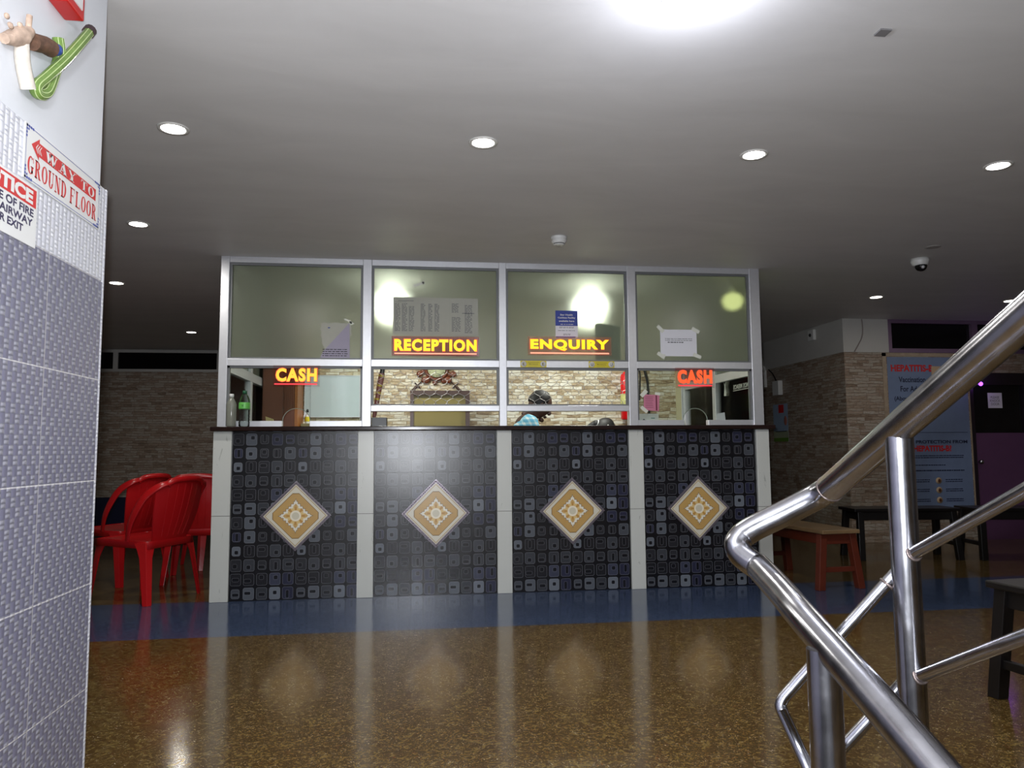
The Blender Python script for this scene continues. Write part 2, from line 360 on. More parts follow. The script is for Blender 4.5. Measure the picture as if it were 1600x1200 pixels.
M['led_o'] = emis('amber_lit_letters', (1, .5, .02), 1.25); M['led_ro'] = emis('red_orange_lit_letters', (1, .075, .01), 1.3); M['led_rr'] = emis('red_lit_line', (1, .03, .05), 1.0)

# ------------------------------------------------------------------ the setting
FY = 5.2; BX0, BX1, BY0, BY1 = -.285, 3.68, .1, 1.65
struct('floor', MB().box(-5, 9.5, -4.3, 5.4, -.1, 0), M['floor'])
struct('ceiling', MB().box(-5, 9.5, -7.2, 5.4, H, H+.1), M['ceil'])
struct('wall_back', MB().box(-5, 5.6, FY, FY+.1, .42, 2.07), M['stone_far'])
struct('trim_1', MB().box(-5, 5.6, FY-.012, FY+.1, 0, .42), M['dado'])
struct('trim_2', MB().box(-5, 5.6, FY+.01, FY+.1, 2.07, H), M['beam'])
wn_ = tag(MB().box(-4.9, 5.5, FY-.008, FY+.01, 2.1, 2.33).build('window_1', M['darkglass'], origin='world'), kind='structure')
fr = MB().box(-4.9, 5.5, FY-.03, FY-.005, 2.065, 2.10).box(-4.9, 5.5, FY-.03, FY-.005, 2.32, 2.345)
for x in (-4.3, -2.855, -1.54, -.2, 1.1, 2.4, 3.7): fr.box(x-.03, x+.03, FY-.03, FY-.005, 2.10, 2.32)
fr.build('window_frame', M['beam'], wn_)
struct('wall_left', MB().box(-5.1, -5, -7.2, 5.4, 0, H), M['paint'])
struct('wall_front', MB().box(-5, 9.5, -7.3, -7.2, -1.6, H), M['paint'])
struct('wall_far_right', MB().box(9.5, 9.6, -7.2, 5.4, 0, H), M['stone_side'])
struct('wall_right', MB().box(5.59, 5.7, 2.135, FY, 0, 2.005), M['stone_side'])
RY = 2.13
struct('wall_right_front', MB().box(5.592, 7.02, RY, RY+.1, 0, 2.005).box(7.70, 9.5, RY, RY+.1, 0, 2.005).box(7.02, 7.70, RY, RY+.1, 1.79, 2.005), M['stone_far'])
struct('trim_3', MB().box(5.58, 5.7, RY-.01, FY, 2.005, H).box(5.7, 6.10, RY-.01, RY+.1, 2.005, H), M['beam'])
w2 = tag(MB().box(6.12, 9.4, RY+.03, RY+.05, 2.05, 2.33).build('window_2', M['darkglass'], origin='world'), kind='structure')
M['vframe'] = simple('mauve_window_frame', (120, 96, 124), .5, metal=.2)
fr = MB().box(6.10, 9.5, RY-.01, RY+.1, 2.005, 2.05).box(6.10, 9.5, RY-.01, RY+.1, 2.325, H).box(6.10, 6.14, RY-.01, RY+.1, 2.05, 2.325)
for x in (7.12, 8.3): fr.box(x-.035, x+.035, RY-.01, RY+.1, 2.05, 2.325)
fr.build('window_frame', M['vframe'], w2)
# stair well: steps down under the camera, steps up on the right of the rails
sd = MB()
for k in range(6): sd.box(.14, 1.74, -4.3-.27*(k+1), -4.3-.27*k, -1.4, -.165*(k+1))
sd.box(.14, 1.74, -7.2, -5.92, -1.5, -.99)
struct('stairs_down', sd, M['floor'])
su = MB()
for k in range(7): su.box(1.76, 3.2, -4.42-.27*(k+1), -4.42-.27*k, -.0, .16*(k+1))
struct('stairs_up', su, M['floor'])
struct('floor_right_well', MB().box(1.76, 9.5, -7.2, -4.3, -.1, 0), M['floor'])

# tiled wall end on the left
cw = MB().box(-.12, .14, -7.2, -3.0, 0, 1.493)
struct('wall_stair', cw, M['weave_dark'], bev=.004)
struct('wall_stair_upper', MB().box(-.12, .14, -7.2, -3.0, 1.493, 1.772), M['weave_light'], bev=.004)
struct('wall_stair_top', MB().box(-.10, .128, -7.2, -3.02, 1.772, H), M['paint'])
struct('trim_4', MB().box(-.12, .14, -3.0, -2.995, 0, 1.772).box(.12, .1405, -3.006, -2.995, 0, 1.772), M['weave_light'])

# ------------------------------------------------------------------ door beside the poster
d1 = tag(MB().box(7.06, 7.66, RY+.02, RY+.06, .0, 1.14).build('door_1', simple('violet_lit_door_panel', (96, 62, 96), .35, var=.06), origin='world'), kind='structure')  # panel colour takes in the violet light falling on the door
MB().box(7.08, 7.64, RY+.025, RY+.055, 1.14, 1.66).build('door_glass', M['darkglass'], d1)
MB().box(7.02, 7.06, RY-.01, RY+.08, 0, 1.79).box(7.66, 7.70, RY-.01, RY+.08, 0, 1.79).box(7.06, 7.66, RY-.01, RY+.08, 1.66, 1.79).build('door_frame', simple('dark_door_frame', (34, 26, 34), .4), d1)
MB().lathe([(.012, 0), (.02, -.02), (.026, -.045), (.012, -.06)], (7.10, RY+.02, .83), 14, 'y').build('door_knob', M['steel'], d1)
pb = MB(); quad(pb, (7.25, RY+.02, 1.41), .17, .165); ob = pb
text(ob, 'PLEASE\nKNOCK\nDOOR', (7.275, RY+.02, 1.44), .12, .10, bold=.01, mi=1, lift=.003)
tag(ob.build('door_notice', [M['paper'], M['ink_grey']]), 'small white paper notice stuck on the dark glass of the mauve door', 'notice')
vb = MB().lathe([(.001, 0), (.02, .004), (.024, .014), (.018, .026), (.001, .03)], (7.14, RY-.04, 1.67), 14, 'y')
tag(vb.build('violet_lamp', M['violet']), 'small glowing violet lamp at the top of the mauve door', 'lamp')

# ------------------------------------------------------------------ tiled reception counter
PXS = [(-.284, -.165), (.673, .783), (1.636, 1.740), (2.595, 2.700), (3.562, 3.660)]
def mat_counter():
    t = NT('patterned_black_tile'); x, y, z = t.sep()
    cx, cz = .0850, .0935
    u = t.m('DIVIDE', x, cx); v = t.m('DIVIDE', z, cz); ci = t.m('FLOOR', u); ri = t.m('FLOOR', v)
    fu = t.m('MULTIPLY', t.m('SUBTRACT', t.m('FRACT', u), .5), cx); fv = t.m('MULTIPLY', t.m('SUBTRACT', t.m('FRACT', v), .5), cz)
    # a tile carries five by three motifs and repeats
    cm = t.m('MODULO', ci, 5.); rm = t.m('MODULO', ri, 6.)
    def rnd(k): return t.wn(t.comb(cm, rm, k))
    br, ty, ox, oz, sm = rnd(1.), rnd(2.), rnd(3.), rnd(4.), rnd(5.)
    def sdb(px, pz, bx, bz, r):
        qx = t.m('SUBTRACT', t.m('ABSOLUTE', px), t.m('SUBTRACT', bx, r)); qz = t.m('SUBTRACT', t.m('ABSOLUTE', pz), t.m('SUBTRACT', bz, r))
        mx = t.m('MAXIMUM', qx, 0.); mz = t.m('MAXIMUM', qz, 0.)
        ln = t.m('SQRT', t.m('ADD', t.m('MULTIPLY', mx, mx), t.m('MULTIPLY', mz, mz)))
        return t.m('SUBTRACT', t.m('ADD', ln, t.m('MINIMUM', t.m('MAXIMUM', qx, qz), 0.)), r)
    small = t.m('GREATER_THAN', sm, .78); sc = t.m('SUBTRACT', 1., t.m('MULTIPLY', small, .22))
    s0 = sdb(fu, fv, t.m('MULTIPLY', sc, .0365), t.m('MULTIPLY', sc, .041), .015)
    inside = t.m('LESS_THAN', s0, 0.); line = t.m('MULTIPLY', inside, t.m('LESS_THAN', t.m('ABSOLUTE', t.m('ADD', s0, .0022)), .0012))
    px = t.m('SUBTRACT', fu, t.m('MULTIPLY', t.m('SUBTRACT', ox, .5), .018)); pz = t.m('SUBTRACT', fv, t.m('MULTIPLY', t.m('SUBTRACT', oz, .5), .026))
    A = t.m('LESS_THAN', ty, .28); B = t.m('GREATER_THAN', ty, .74)
    bx = t.m('ADD', .0115, t.m('MULTIPLY', B, .0075)); bx = t.m('SUBTRACT', bx, t.m('MULTIPLY', A, .0035))
    bz = t.m('ADD', .0115, t.m('MULTIPLY', A, .0125)); bz = t.m('SUBTRACT', bz, t.m('MULTIPLY', B, .0025))
    s1 = sdb(px, pz, bx, bz, .006)
    motif = t.m('LESS_THAN', s1, 0.); ring = t.m('LESS_THAN', t.m('ABSOLUTE', t.m('SUBTRACT', s1, .0035)), .0011)
    bright = t.m('POWER', br, 2.6)
    fill = t.mix(bright, lin((28, 28, 33)), lin((102, 108, 118)))
    fill = t.mix(t.m('MULTIPLY', t.m('GREATER_THAN', rnd(9.), .84), .25), fill, lin((52, 56, 96)))
    bg = lin((15, 15, 20))
    c = t.mix(inside, bg, fill); c = t.mix(t.m('MULTIPLY', line, .5), c, lin((108, 110, 116))); c = t.mix(t.m('MULTIPLY', t.m('MULTIPLY', ring, inside), .32), c, lin((120, 120, 126)))
    c = t.mix(motif, c, lin((17, 18, 24)))
    jx = t.m('GREATER_THAN', t.m('ABSOLUTE', t.m('SUBTRACT', t.m('FRACT', t.m('DIVIDE', x, cx*5)), .5)), .4975)
    jz = t.m('GREATER_THAN', t.m('ABSOLUTE', t.m('SUBTRACT', t.m('FRACT', t.m('DIVIDE', z, cz*3)), .5)), .4965)
    j = t.m('MAXIMUM', jx, jz); c = t.mix(t.m('MULTIPLY', j, .8), c, lin((8, 8, 10)))
    t.p(color=c, rough=.27, spec=.5, normal=t.bump(t.m('SUBTRACT', t.noise(sc=4, det=2), t.m('MULTIPLY', j, .4)), .08, .01)); return t.mat
M['ctile'] = mat_counter()
ctr = thing('reception_counter', 'long reception counter clad in black patterned tiles with white pillars', 'counter', (BX0, 0, 0))
MB().box(-.27, 3.65, .012, .42, 0, 1.13).build('counter_body', simple('dark_counter_masonry', (40, 38, 40), .6), ctr)
for i in range(4):
    x0, x1 = PXS[i][1], PXS[i+1][0]
    o = MB().box(0, x1-x0, 0, .02, 0, 1.13).build('tile_panel', M['ctile'], None, origin='world')
    o.parent = ctr; o.location = Vector((x0, 0, 0))-ctr.location
def mat_pillar():
    t = NT('white_pillar_tile'); z = t.sep()[2]; n = t.noise(t.scale(t.tc, (6, 6, 1.5)), 4, 5, .6, 1)
    j = t.m('LESS_THAN', t.m('ABSOLUTE', t.m('SUBTRACT', z, .565)), .0016)
    c = t.mix(t.m('GREATER_THAN', n, .66), lin((186, 188, 184)), lin((158, 160, 156)))
    t.p(color=t.mix(j, c, lin((84, 82, 80))), rough=.3); return t.mat
M['pillar'] = mat_pillar()
for a, b in PXS: MB().box(a, b, -.022, .03, 0, 1.13).build('pillar', M['pillar'], ctr, bev=.003)
def mat_diamond():
    t = NT('gold_and_cream_diamond_tile'); x, y, z = t.sep(); ax, az = t.m('ABSOLUTE', x), t.m('ABSOLUTE', z)
    s = t.m('ADD', ax, az); k = .2121  # half diagonal
    cr_, gold, cream, line = lin((188, 182, 164)), lin((172, 134, 78)), lin((198, 194, 180)), lin((156, 130, 82))
    mx = t.m('MAXIMUM', ax, az)
    r = t.m('SQRT', t.m('ADD', t.m('MULTIPLY', x, x), t.m('MULTIPLY', z, z))); an = t.m('ARCTAN2', az, ax)
    c = t.mix(t.m('LESS_THAN', s, k*.955), cr_, line); c = t.mix(t.m('LESS_THAN', s, k*.93), c, cream)
    g = t.m('MULTIPLY', t.m('LESS_THAN', s, k*.82), t.m('LESS_THAN', mx, k*.72)); g2 = t.m('MULTIPLY', t.m('LESS_THAN', s, k*.795), t.m('LESS_THAN', mx, k*.695))
    c = t.mix(g, c, lin((120, 92, 52))); c = t.mix(g2, c, t.mix(t.noise(sc=20), gold, lin((184, 152, 92))))
    sca = t.m('ADD', s, t.m('MULTIPLY', t.m('COSINE', t.m('MULTIPLY', t.m('SUBTRACT', ax, az), 190.)), .006))
    tip = t.m('ADD', t.m('MULTIPLY', t.m('MINIMUM', ax, az), 2.6), mx)
    star = t.m('MAXIMUM', t.m('LESS_THAN', sca, k*.50), t.m('LESS_THAN', tip, k*.56)); star2 = t.m('MAXIMUM', t.m('LESS_THAN', sca, k*.47), t.m('LESS_THAN', tip, k*.52))
    c = t.mix(star, c, lin((120, 104, 84))); c = t.mix(star2, c, lin((216, 212, 200)))
    c = t.mix(t.m('LESS_THAN', sca, k*.36), c, lin((206, 178, 120)))
    pet = t.m('MULTIPLY', t.m('LESS_THAN', t.m('ABSOLUTE', t.m('SUBTRACT', r, k*.24)), k*.06), t.m('GREATER_THAN', t.m('COSINE', t.m('MULTIPLY', an, 8.)), .3))
    c = t.mix(pet, c, lin((176, 132, 66))); c = t.mix(t.m('LESS_THAN', t.m('MULTIPLY', t.m('ABSOLUTE', t.m('SUBTRACT', mx, k*.33)), 1.), t.m('SUBTRACT', k*.06, t.m('MINIMUM', ax, az))), c, lin((186, 150, 90)))
    c = t.mix(t.m('MULTIPLY', t.m('LESS_THAN', r, k*.17), t.m('GREATER_THAN', r, k*.11)), c, lin((222, 214, 196)))
    c = t.mix(t.m('LESS_THAN', r, k*.115), c, lin((196, 190, 170)))
    t.p(color=c, rough=.3); return t.mat
M['diamond'] = mat_diamond(); M['bead'] = simple('silver_beaded_border', (132, 124, 134), .3, metal=.6, var=.3, sc=160)
DIAC = [(.262, .557), (1.209, .557), (2.175, .557), (3.11, .56)]
for dx, dz in DIAC:
    k = .2121
    o = MB().prism([(k, 0), (0, k), (-k, 0), (0, -k)], -.010, .0).build('diamond_tile', M['diamond'], None, origin='world')
    o.parent = ctr; o.location = Vector((dx, 0, dz))-ctr.location; tag(o, 'cream and gold diamond tile with a silver beaded edge')
    b = MB(); q = .236
    b.prism([(q, 0), (0, q), (0, k), (k, 0)], -.007, 0).prism([(0, q), (-q, 0), (-k, 0), (0, k)], -.007, 0).prism([(-q, 0), (0, -q), (0, -k), (-k, 0)], -.007, 0).prism([(0, -q), (q, 0), (k, 0), (0, -k)], -.007, 0)
    for s1, s2 in ((1, 1), (-1, 1), (-1, -1), (1, -1)):
        for n in range(22):
            tt = (n+.5)/22; b.ball((s1*(.224*tt), -.008, s2*(.224*(1-tt))), .0058, .004, .0058, 6, 4)
    e = b.build('beaded_border', M['bead'], None, origin='world'); e.parent = o
wt = MB().box(-.30, 3.70, -.055, .5, 1.132, 1.162)
tag(wt.build('stone_worktop', M['granite'], bev=.006), 'long dark brown stone worktop capping the black tiled counter', 'worktop')

# ------------------------------------------------------------------ aluminium and glass partition on the counter
Z0 = 1.1625
gp = thing('glass_partition', 'silver framed glass partition standing on the dark worktop', 'glass partition', (1.7, .12, Z0))
POSTS = [(-.290, -.232), (.690, .752), (1.668, 1.722), (2.635, 2.700), (3.598, 3.680)]
ALUV = M['alu']
for a, b in POSTS: MB().box(a, b, .085, .155, Z0, H).build('post', ALUV, gp, bev=.003)
for i in range(4):
    a, b = POSTS[i][1], POSTS[i+1][0]
    MB().box(a, b, .09, .15, 2.322, H).build('top_rail', ALUV, gp, bev=.002)
    MB().box(a, b, .088, .152, 1.590, 1.640).build('transom', ALUV, gp, bev=.002)
    gb = MB()
    def ring(z0, z1, w=.016):
        gb.box(a, a+w, .105, .135, z0, z1).box(b-w, b, .105, .135, z0, z1).box(a+w, b-w, .105, .135, z0, z0+w*.7).box(a+w, b-w, .105, .135, z1-w, z1)
    ring(1.640, 2.322)
    MB().box(a+.01, b-.01, .118, .1195, 1.648, 2.312).build('frosted_pane', M['frost'], gp)
    if i in (1, 2):
        ring(1.312, 1.590)
        MB().box(a, b, .09, .15, 1.272, 1.312).build('lower_rail', ALUV, gp, bev=.002)
    else:
        hx = .237 if i == 0 else 3.150; hr = .094
        gb.box(a, a+.014, .105, .135, 1.165, 1.590).box(b-.014, b, .105, .135, 1.165, 1.590).box(a, b, .105, .135, 1.576, 1.590)
        MB().box(a, hx-hr, .095, .145, Z0, 1.205).build('bottom_rail', ALUV, gp, bev=.002)
        MB().box(hx+hr, b, .095, .145, Z0, 1.205).build('bottom_rail', ALUV, gp, bev=.002)
        N = 20; arc = [(hx+hr*math.cos(PI-PI*k/N), 1.205+.088*math.sin(PI*k/N)) for k in range(N+1)]
        g = MB(); zt = 1.585
        for k in range(N):
            (xa, za), (xb, zb) = arc[k], arc[k+1]
            g.prism([(xa, za), (xb, zb), (xb, zt), (xa, zt)], .117, .123)
        g.prism([(a+.005, 1.2), (arc[0][0], 1.2), (arc[0][0], zt), (a+.005, zt)], .117, .123).prism([(arc[-1][0], 1.2), (b-.005, 1.2), (b-.005, zt), (arc[-1][0], zt)], .117, .123)
        g.build('clear_pane', M['clear'], gp)
        MB().tube([(p[0], .12, p[1]) for p in arc], .0028, 8).build('arch_edge', simple('ground_glass_edge', (150, 160, 150), .2), gp)
    gb.build('glazing_bead', M['alu_dark'], gp)
    if i in (1, 2):
        wm = MB(); px_, pz_ = .083, .037; rows = 8; z = 1.308; nxt = int((b-a)/px_)+2
        def P(c, r): return Vector((a+(c+(.5 if r % 2 else 0))*px_, .12, 1.300+r*pz_))
        for r in range(rows):
            for c in range(-1, nxt):
                A = P(c, r)+Vector((0, 0, .006)); 
                for c2 in ((c, c-1) if r % 2 == 0 else (c, c+1)):
                    B = P(c2, r+1)-Vector((0, 0, .006))
                    if min(A.x, B.x) < a or max(A.x, B.x) > b: continue
                    if r == rows-1: continue
                    wm.tube([A, A+(B-A)*.12+Vector((0, 0, .001)), B-(B-A)*.12-Vector((0, 0, .001)), B], .0017, 5)
                if a < A.x < b and 0 < r < rows: wm.tube([A-Vector((0, 0, .013)), A+Vector((0, 0, .001))], .0028, 6)
        wm.build('wire_mesh', simple('grey_wire_mesh', (158, 154, 150), .35, metal=.6), gp)
# side partitions of the booth
def side(x, lab, flip):
    t = thing('side_glass_partition', lab, 'glass partition', (x, .9, 0))
    d = 1 if flip else -1
    MB().box(x-.02, x+.02, .52, BY1, 0, 1.05).build('lower_panel', simple('grey_side_panel', (120, 120, 116), .6), t)
    MB().box(x-.025, x+.025, .52, BY1, 1.05, 1.163).build('sill_rail', ALUV, t)
    MB().box(x-.025, x+.025, .16, BY1, 1.55, 1.62).build('transom', ALUV, t, bev=.002)
    MB().box(x-.025, x+.025, .16, BY1, 2.31, H).build('top_rail', ALUV, t)
    MB().box(x-.025, x+.025, .86, .93, 1.10, 1.55).build('post', ALUV, t, bev=.002)
    MB().box(x-.025, x+.025, BY1-.06, BY1, 1.10, 1.55).build('post', ALUV, t, bev=.002)
    MB().box(x-.025, x+.025, .86, .93, 1.62, 2.31).build('post', ALUV, t, bev=.002)
    MB().box(x-.003, x+.003, .16, .86, 1.164, 1.55).build('clear_pane', M['side_clear'], t)
    MB().box(x-.003, x+.003, .93, BY1-.06, 1.10, 1.55).build('clear_pane', M['side_clear'], t)
    MB().box(x-.003, x+.003, .16, .86, 1.62, 2.31).build('frosted_pane', M['frost'], t)
    MB().box(x-.003, x+.003, .93, BY1, 1.62, 2.31).build('frosted_pane', M['frost'], t)
    return t
sl = side(-.255, 'left side partition of the booth, beside the two bottles', False)
sr = side(3.645, 'right side partition of the booth with mirrored white lettering', True)
lt = MB()   # lettering stuck on the outer side of the right-hand pane, so it reads reversed from inside
FRX = (Vector((0, 1, 0)), Vector((0, 0, 1)), Vector((1, 0, 0)))
text(lt, 'RAMOS MIBAOS', (3.649, .19, 1.468), .345, .038, FRX, bold=.02)
lt.box(3.649, 3.650, .17, .54, 1.456, 1.461)
lt.tube([(3.65, .70, 1.475), (3.65, .70, 1.51), (3.65, .672, 1.545), (3.65, .70, 1.57), (3.65, .728, 1.545), (3.65, .70, 1.51), (3.65, .674, 1.45)], .006, 6, flat=.4).prism([(.68, 1.43), (.725, 1.43), (.71, 1.51), (.695, 1.51)], 3.649, 3.651, 'yz')
lt.build('lettering', M['paper_grey'], sr, xf=Matrix.Translation((-.0085, 0, 0)))
struct('wall_booth_back', MB().box(BX0, 3.555, BY1, BY1+.1, 0, H), M['stone_booth'])
struct('trim_5', MB().box(1.548, 1.556, BY1-.004, BY1, 1.0, H).box(3.548, 3.60, BY1-.01, BY1+.1, 0, H), simple('cream_tile_edge', (196, 186, 150), .5))
struct('wall_booth_back_side', MB().box(3.60, BX1, BY1, BY1+.1, 0, H), M['alu'])

# ------------------------------------------------------------------ lit signs
def led(txt, x0, x1, z0, z1, ul, letter, line, back, label, yb=.078, bold=.044):
    t = thing('lit_sign', label, 'illuminated sign', ((x0+x1)/2, yb, z0-.02))
    h = z1-z0; p = .02
    if back: MB().box(x0-p, x1+p, yb, yb+.004, z0-.035, z1+p*1.1).build('glow_backing_plate', back, t)
    m = MB(); text(m, txt, (x0-.005, yb, z0-.005), x1-x0+.010, h+.010, bold=bold+.012, thick=.002, sp=1.16); m.build('letter_halo', M['led_r'], t)  # wider glowing red letters stand in for the soft halo
    m = MB(); text(m, txt, (x0, yb-.0025, z0), x1-x0, h, bold=bold, thick=.003, sp=1.16); m.build('lettering', letter, t)
    m = MB(); m.box(x0-ul, x1+ul*.2, yb-.004, yb+.001, z0-.023, z0-.014); m.build('underline', line, t)
    return t
def mat_acr(name, c, a):
    t = NT(name); t.p(color=lin(c), rough=.15, alpha=a); return t.mat
led('RECEPTION', .915, 1.502, 1.703, 1.787, 0, M['led_y'], M['led_p'], mat_acr('smoky_red_acrylic', (150, 76, 64), .62), 'yellow lit RECEPTION sign with a modelled red halo, second glass bay')
led('ENQUIRY', 1.897, 2.484, 1.715, 1.797, 0, M['led_y'], M['led_p'], mat_acr('faint_red_glow', (190, 120, 96), .22), 'yellow lit ENQUIRY sign with a modelled red halo, third glass bay')  # this plate and the CASH ones tint in the reddish letter glow
led('CASH', .100, .378, 1.480, 1.572, .01, M['led_o'], M['led_rr'], mat_acr('dim_red_glow', (110, 20, 12), .12), 'amber lit CASH sign in the bay above the two bottles')
led('CASH', 3.010, 3.272, 1.480, 1.575, 0, M['led_ro'], M['led_rr'], mat_acr('red_glow_tint', (150, 30, 26), .15), 'red-orange lit CASH sign in the right-hand bay beside the pink notice')

# ------------------------------------------------------------------ papers on the glass
GY = .1165
def lines(mb, x0, x1, z0, z1, n, mi=1, y=GY, ragged=.3, hh=None):
    dz = (z1-z0)/n
    for k in range(n):
        z = z1-(k+.5)*dz; x = x0
        while x < x1-.008:
            w = random.uniform(.008, .03); e = min(x+w, x1-random.random()*ragged*(x1-x0)*.1)
            if e > x: mb.box(x, e, y-.0012, y, z-(hh or dz*.22), z+(hh or dz*.22), mi)
            x += w+random.uniform(.003, .007)
m = MB(); quad(m, (.903, GY, 1.823), .405, .277, lift=0)
for k, (a, b) in enumerate([(.915, .955), (.965, 1.005), (1.015, 1.055), (1.10, 1.135), (1.155, 1.185), (1.20, 1.235)]): lines(m, a, b, 1.85, 2.055-.02*(k == 2), 22, 1, GY-.0016)
m.box(.94, 1.05, GY-.003, GY-.0016, 2.072, 2.075, 1).box(.915, 1.0, GY-.003, GY-.0016, 2.064, 2.0655, 1)
tag(m.build('tariff_sheet', [M['paper_grey'], M['ink_grey']]), 'wide greyish printed sheet above the RECEPTION sign', 'notice')
m = MB(); quad(m, (1.310, GY, 1.820), .208, .278, lift=0)
lines(m, 1.325, 1.375, 1.99, 2.06, 8, 1, GY-.0016); lines(m, 1.325, 1.39, 1.85, 1.96, 12, 1, GY-.0016); lines(m, 1.42, 1.475, 1.84, 2.05, 20, 1, GY-.0016); m.box(1.40, 1.49, GY-.003, GY-.0016, 1.985, 1.989, 1)
tag(m.build('price_list', [M['paper_grey'], M['ink_grey']]), 'narrow grey price list at the right of the wide sheet above RECEPTION', 'notice')
m = MB(); quad(m, (2.092, GY, 1.815), .168, .205); quad(m, (2.092, GY, 1.906), .168, .114, mi=1, lift=.0016, t=.0006); quad(m, (2.094, GY, 1.8165), .148, .010, mi=3, lift=.0016, t=.0006)
text(m, 'Star Health', (2.128, GY, 1.982), .094, .013, bold=.02, mi=2, lift=.003); text(m, 'Cashless Facility', (2.110, GY, 1.957), .132, .016, bold=.02, mi=2, lift=.003)
text(m, 'available here', (2.118, GY, 1.935), .116, .014, bold=.02, mi=2, lift=.003); lines(m, 2.13, 2.225, 1.913, 1.921, 1, 2, GY-.0025)
lines(m, 2.12, 2.23, 1.888, 1.900, 2, 4, GY-.0017); lines(m, 2.11, 2.24, 1.866, 1.874, 1, 4, GY-.0017); lines(m, 2.15, 2.205, 1.834, 1.848, 2, 4, GY-.0017)
tag(m.build('insurance_notice', [M['paper'], M['blue'], M['white'], simple('violet_print', (86, 66, 150), .5), M['ink_grey']]), 'blue and white leaflet above the ENQUIRY sign', 'notice')
m = MB(); m.prism([(2.392, 1.655), (2.392, 1.915), (2.402, 1.926), (2.435, 1.931), (2.50, 1.920), (2.585, 1.916), (2.585, 1.655)], GY+.006, GY+.0075)
for k in range(26): 
    z = 1.675+k*.009; m.box(2.41+random.random()*.02, 2.565-random.random()*.03, GY+.0052, GY+.006, z, z+.0022, 1)
tag(m.build('faded_sheet', [mat_paper('faded_green_paper', (186, 194, 186), .6), simple('faded_print', (128, 138, 134), .7)]), 'tall faded green-grey sheet at the right end of the ENQUIRY sign', 'notice')
# torn paper with a folded sheet
m = MB(); rag = [(.392, 1.90), (.42, 1.906), (.45, 1.898), (.49, 1.908), (.53, 1.902), (.585, 1.906), (.60, 1.90), (.612, 1.87), (.605, 1.85), (.616, 1.82), (.60, 1.80), (.60, 1.70), (.44, 1.70), (.425, 1.72), (.41, 1.745), (.40, 1.76), (.408, 1.79), (.392, 1.81), (.402, 1.84), (.388, 1.86), (.40, 1.88)]
m.prism(rag, GY-.0008, GY); m.prism([(.595, 1.905), (.600, 1.652), (.392, 1.652), (.415, 1.70)], GY-.0028, GY-.0018, mi=1)
lines(m, .41, .585, 1.66, 1.72, 4, 2, GY-.003, hh=.0025)
m.prism([(.555, 1.936), (.60, 1.925), (.615, 1.905), (.607, 1.895), (.59, 1.915), (.56, 1.925)], GY-.0036, GY-.003, mi=3).prism([(.595, 1.92), (.632, 1.90), (.60, 1.888)], GY-.0036, GY-.003, mi=3)
m.box(.445, .46, GY-.003, GY-.001, 1.865, 1.872, 4)
tag(m.build('torn_notice', [M['paper_grey'], M['paper_lav'], M['ink'], M['tape'], M['blue']]), 'torn white paper with a folded lavender corner, above the amber CASH sign', 'notice')
m = MB(); quad(m, (2.893, GY, 1.686), .284, .203); lines(m, 2.93, 3.145, 1.80, 1.825, 2, 1, GY-.002, hh=.002); lines(m, 2.95, 3.075, 1.788, 1.795, 1, 2, GY-.002, hh=.003)
def tp(mb, cx, cz, w, h, ang, y, mi):
    c, s = math.cos(ang), math.sin(ang); mb.prism([(cx+a*c-b*s, cz+a*s+b*c) for a, b in ((-w/2, -h/2), (w/2, -h/2), (w/2, h/2), (-w/2, h/2))], y-.0008, y, mi=mi)
for cx, cz, an in ((2.895, 1.893, -.8), (3.17, 1.885, -.5), (2.895, 1.692, -.6), (3.178, 1.690, -.4)): tp(m, cx, cz, .065, .028, an, GY-.002, 3)
m.prism([(2.905, 1.70), (2.93, 1.70), (2.918, 1.655)], GY-.003, GY-.002, mi=3)
tag(m.build('taped_notice', [M['paper'], M['ink_grey'], M['ink'], M['tape']]), 'white notice taped at its corners, above the red-orange CASH sign', 'notice')
m = MB(); 
for px0, z0, w in ((1.04, 2.185, .09),): tp(m, 1.085, 2.195, .085, .02, .3, GY-.0005, 0); tp(m, 1.12, 2.212, .02, .02, .8, GY-.0005, 0); 
tag(m.build('tape_scrap', M['tape']), 'scrap of old sticky tape on the frosted glass high above RECEPTION', 'tape')
def ysticker(x0, x1, sym, label):
    m = MB(); z0, z1 = 1.592, 1.640; m.box(x0, x1, .085, .0878, z0, z1, 0)
    for x in (x0+.024, x1-.024): m.lathe([(.0005, -.0012), (.021, -.001), (.021, 0)], (x, .085, 1.616), 20, 'y', 1); text(m, sym, (x-.008, .0835, 1.606), .016, .020, bold=.03, mi=3 if sym == 'U' else 2)
    text(m, 'Mandatory', (x0+.062, .085, 1.609), (x1-x0)-.124, .010, bold=.02, mi=2, lift=.0005); 
    m.box(x0+.055, x1-.055, .0845, .085, 1.626, 1.628, 2); m.box(x0+.06, x1-.07, .0845, .085, 1.599, 1.6005, 2)
    tag(m.build('yellow_sticker', [M['yellow'], M['white'], simple('olive_print', (96, 88, 20), .5), M['ink']]), label, 'sticker')
ysticker(1.823, 2.015, 'E', 'yellow strip sticker with two round symbols under the left of ENQUIRY')
ysticker(2.332, 2.525, 'U', 'yellow strip sticker with two mask symbols under the right of ENQUIRY')
m = MB(); m.prism([(2.752, 1.28), (2.868, 1.272), (2.875, 1.392), (2.755, 1.398)], GY-.0015, GY-.0005); m.box(2.845, 2.856, GY-.0025, GY-.0015, 1.277, 1.39, 1)
for k in range(7): m.box(2.765, 2.83-random.random()*.02, GY-.0022, GY-.0015, 1.30+k*.013, 1.3025+k*.013, 1)
tp(m, 2.755, 1.405, .06, .03, .8, GY-.002, 2); tp(m, 2.755, 1.285, .06, .025, -.7, GY-.002, 2); tp(m, 2.86, 1.402, .04, .02, -.2, GY-.002, 2)
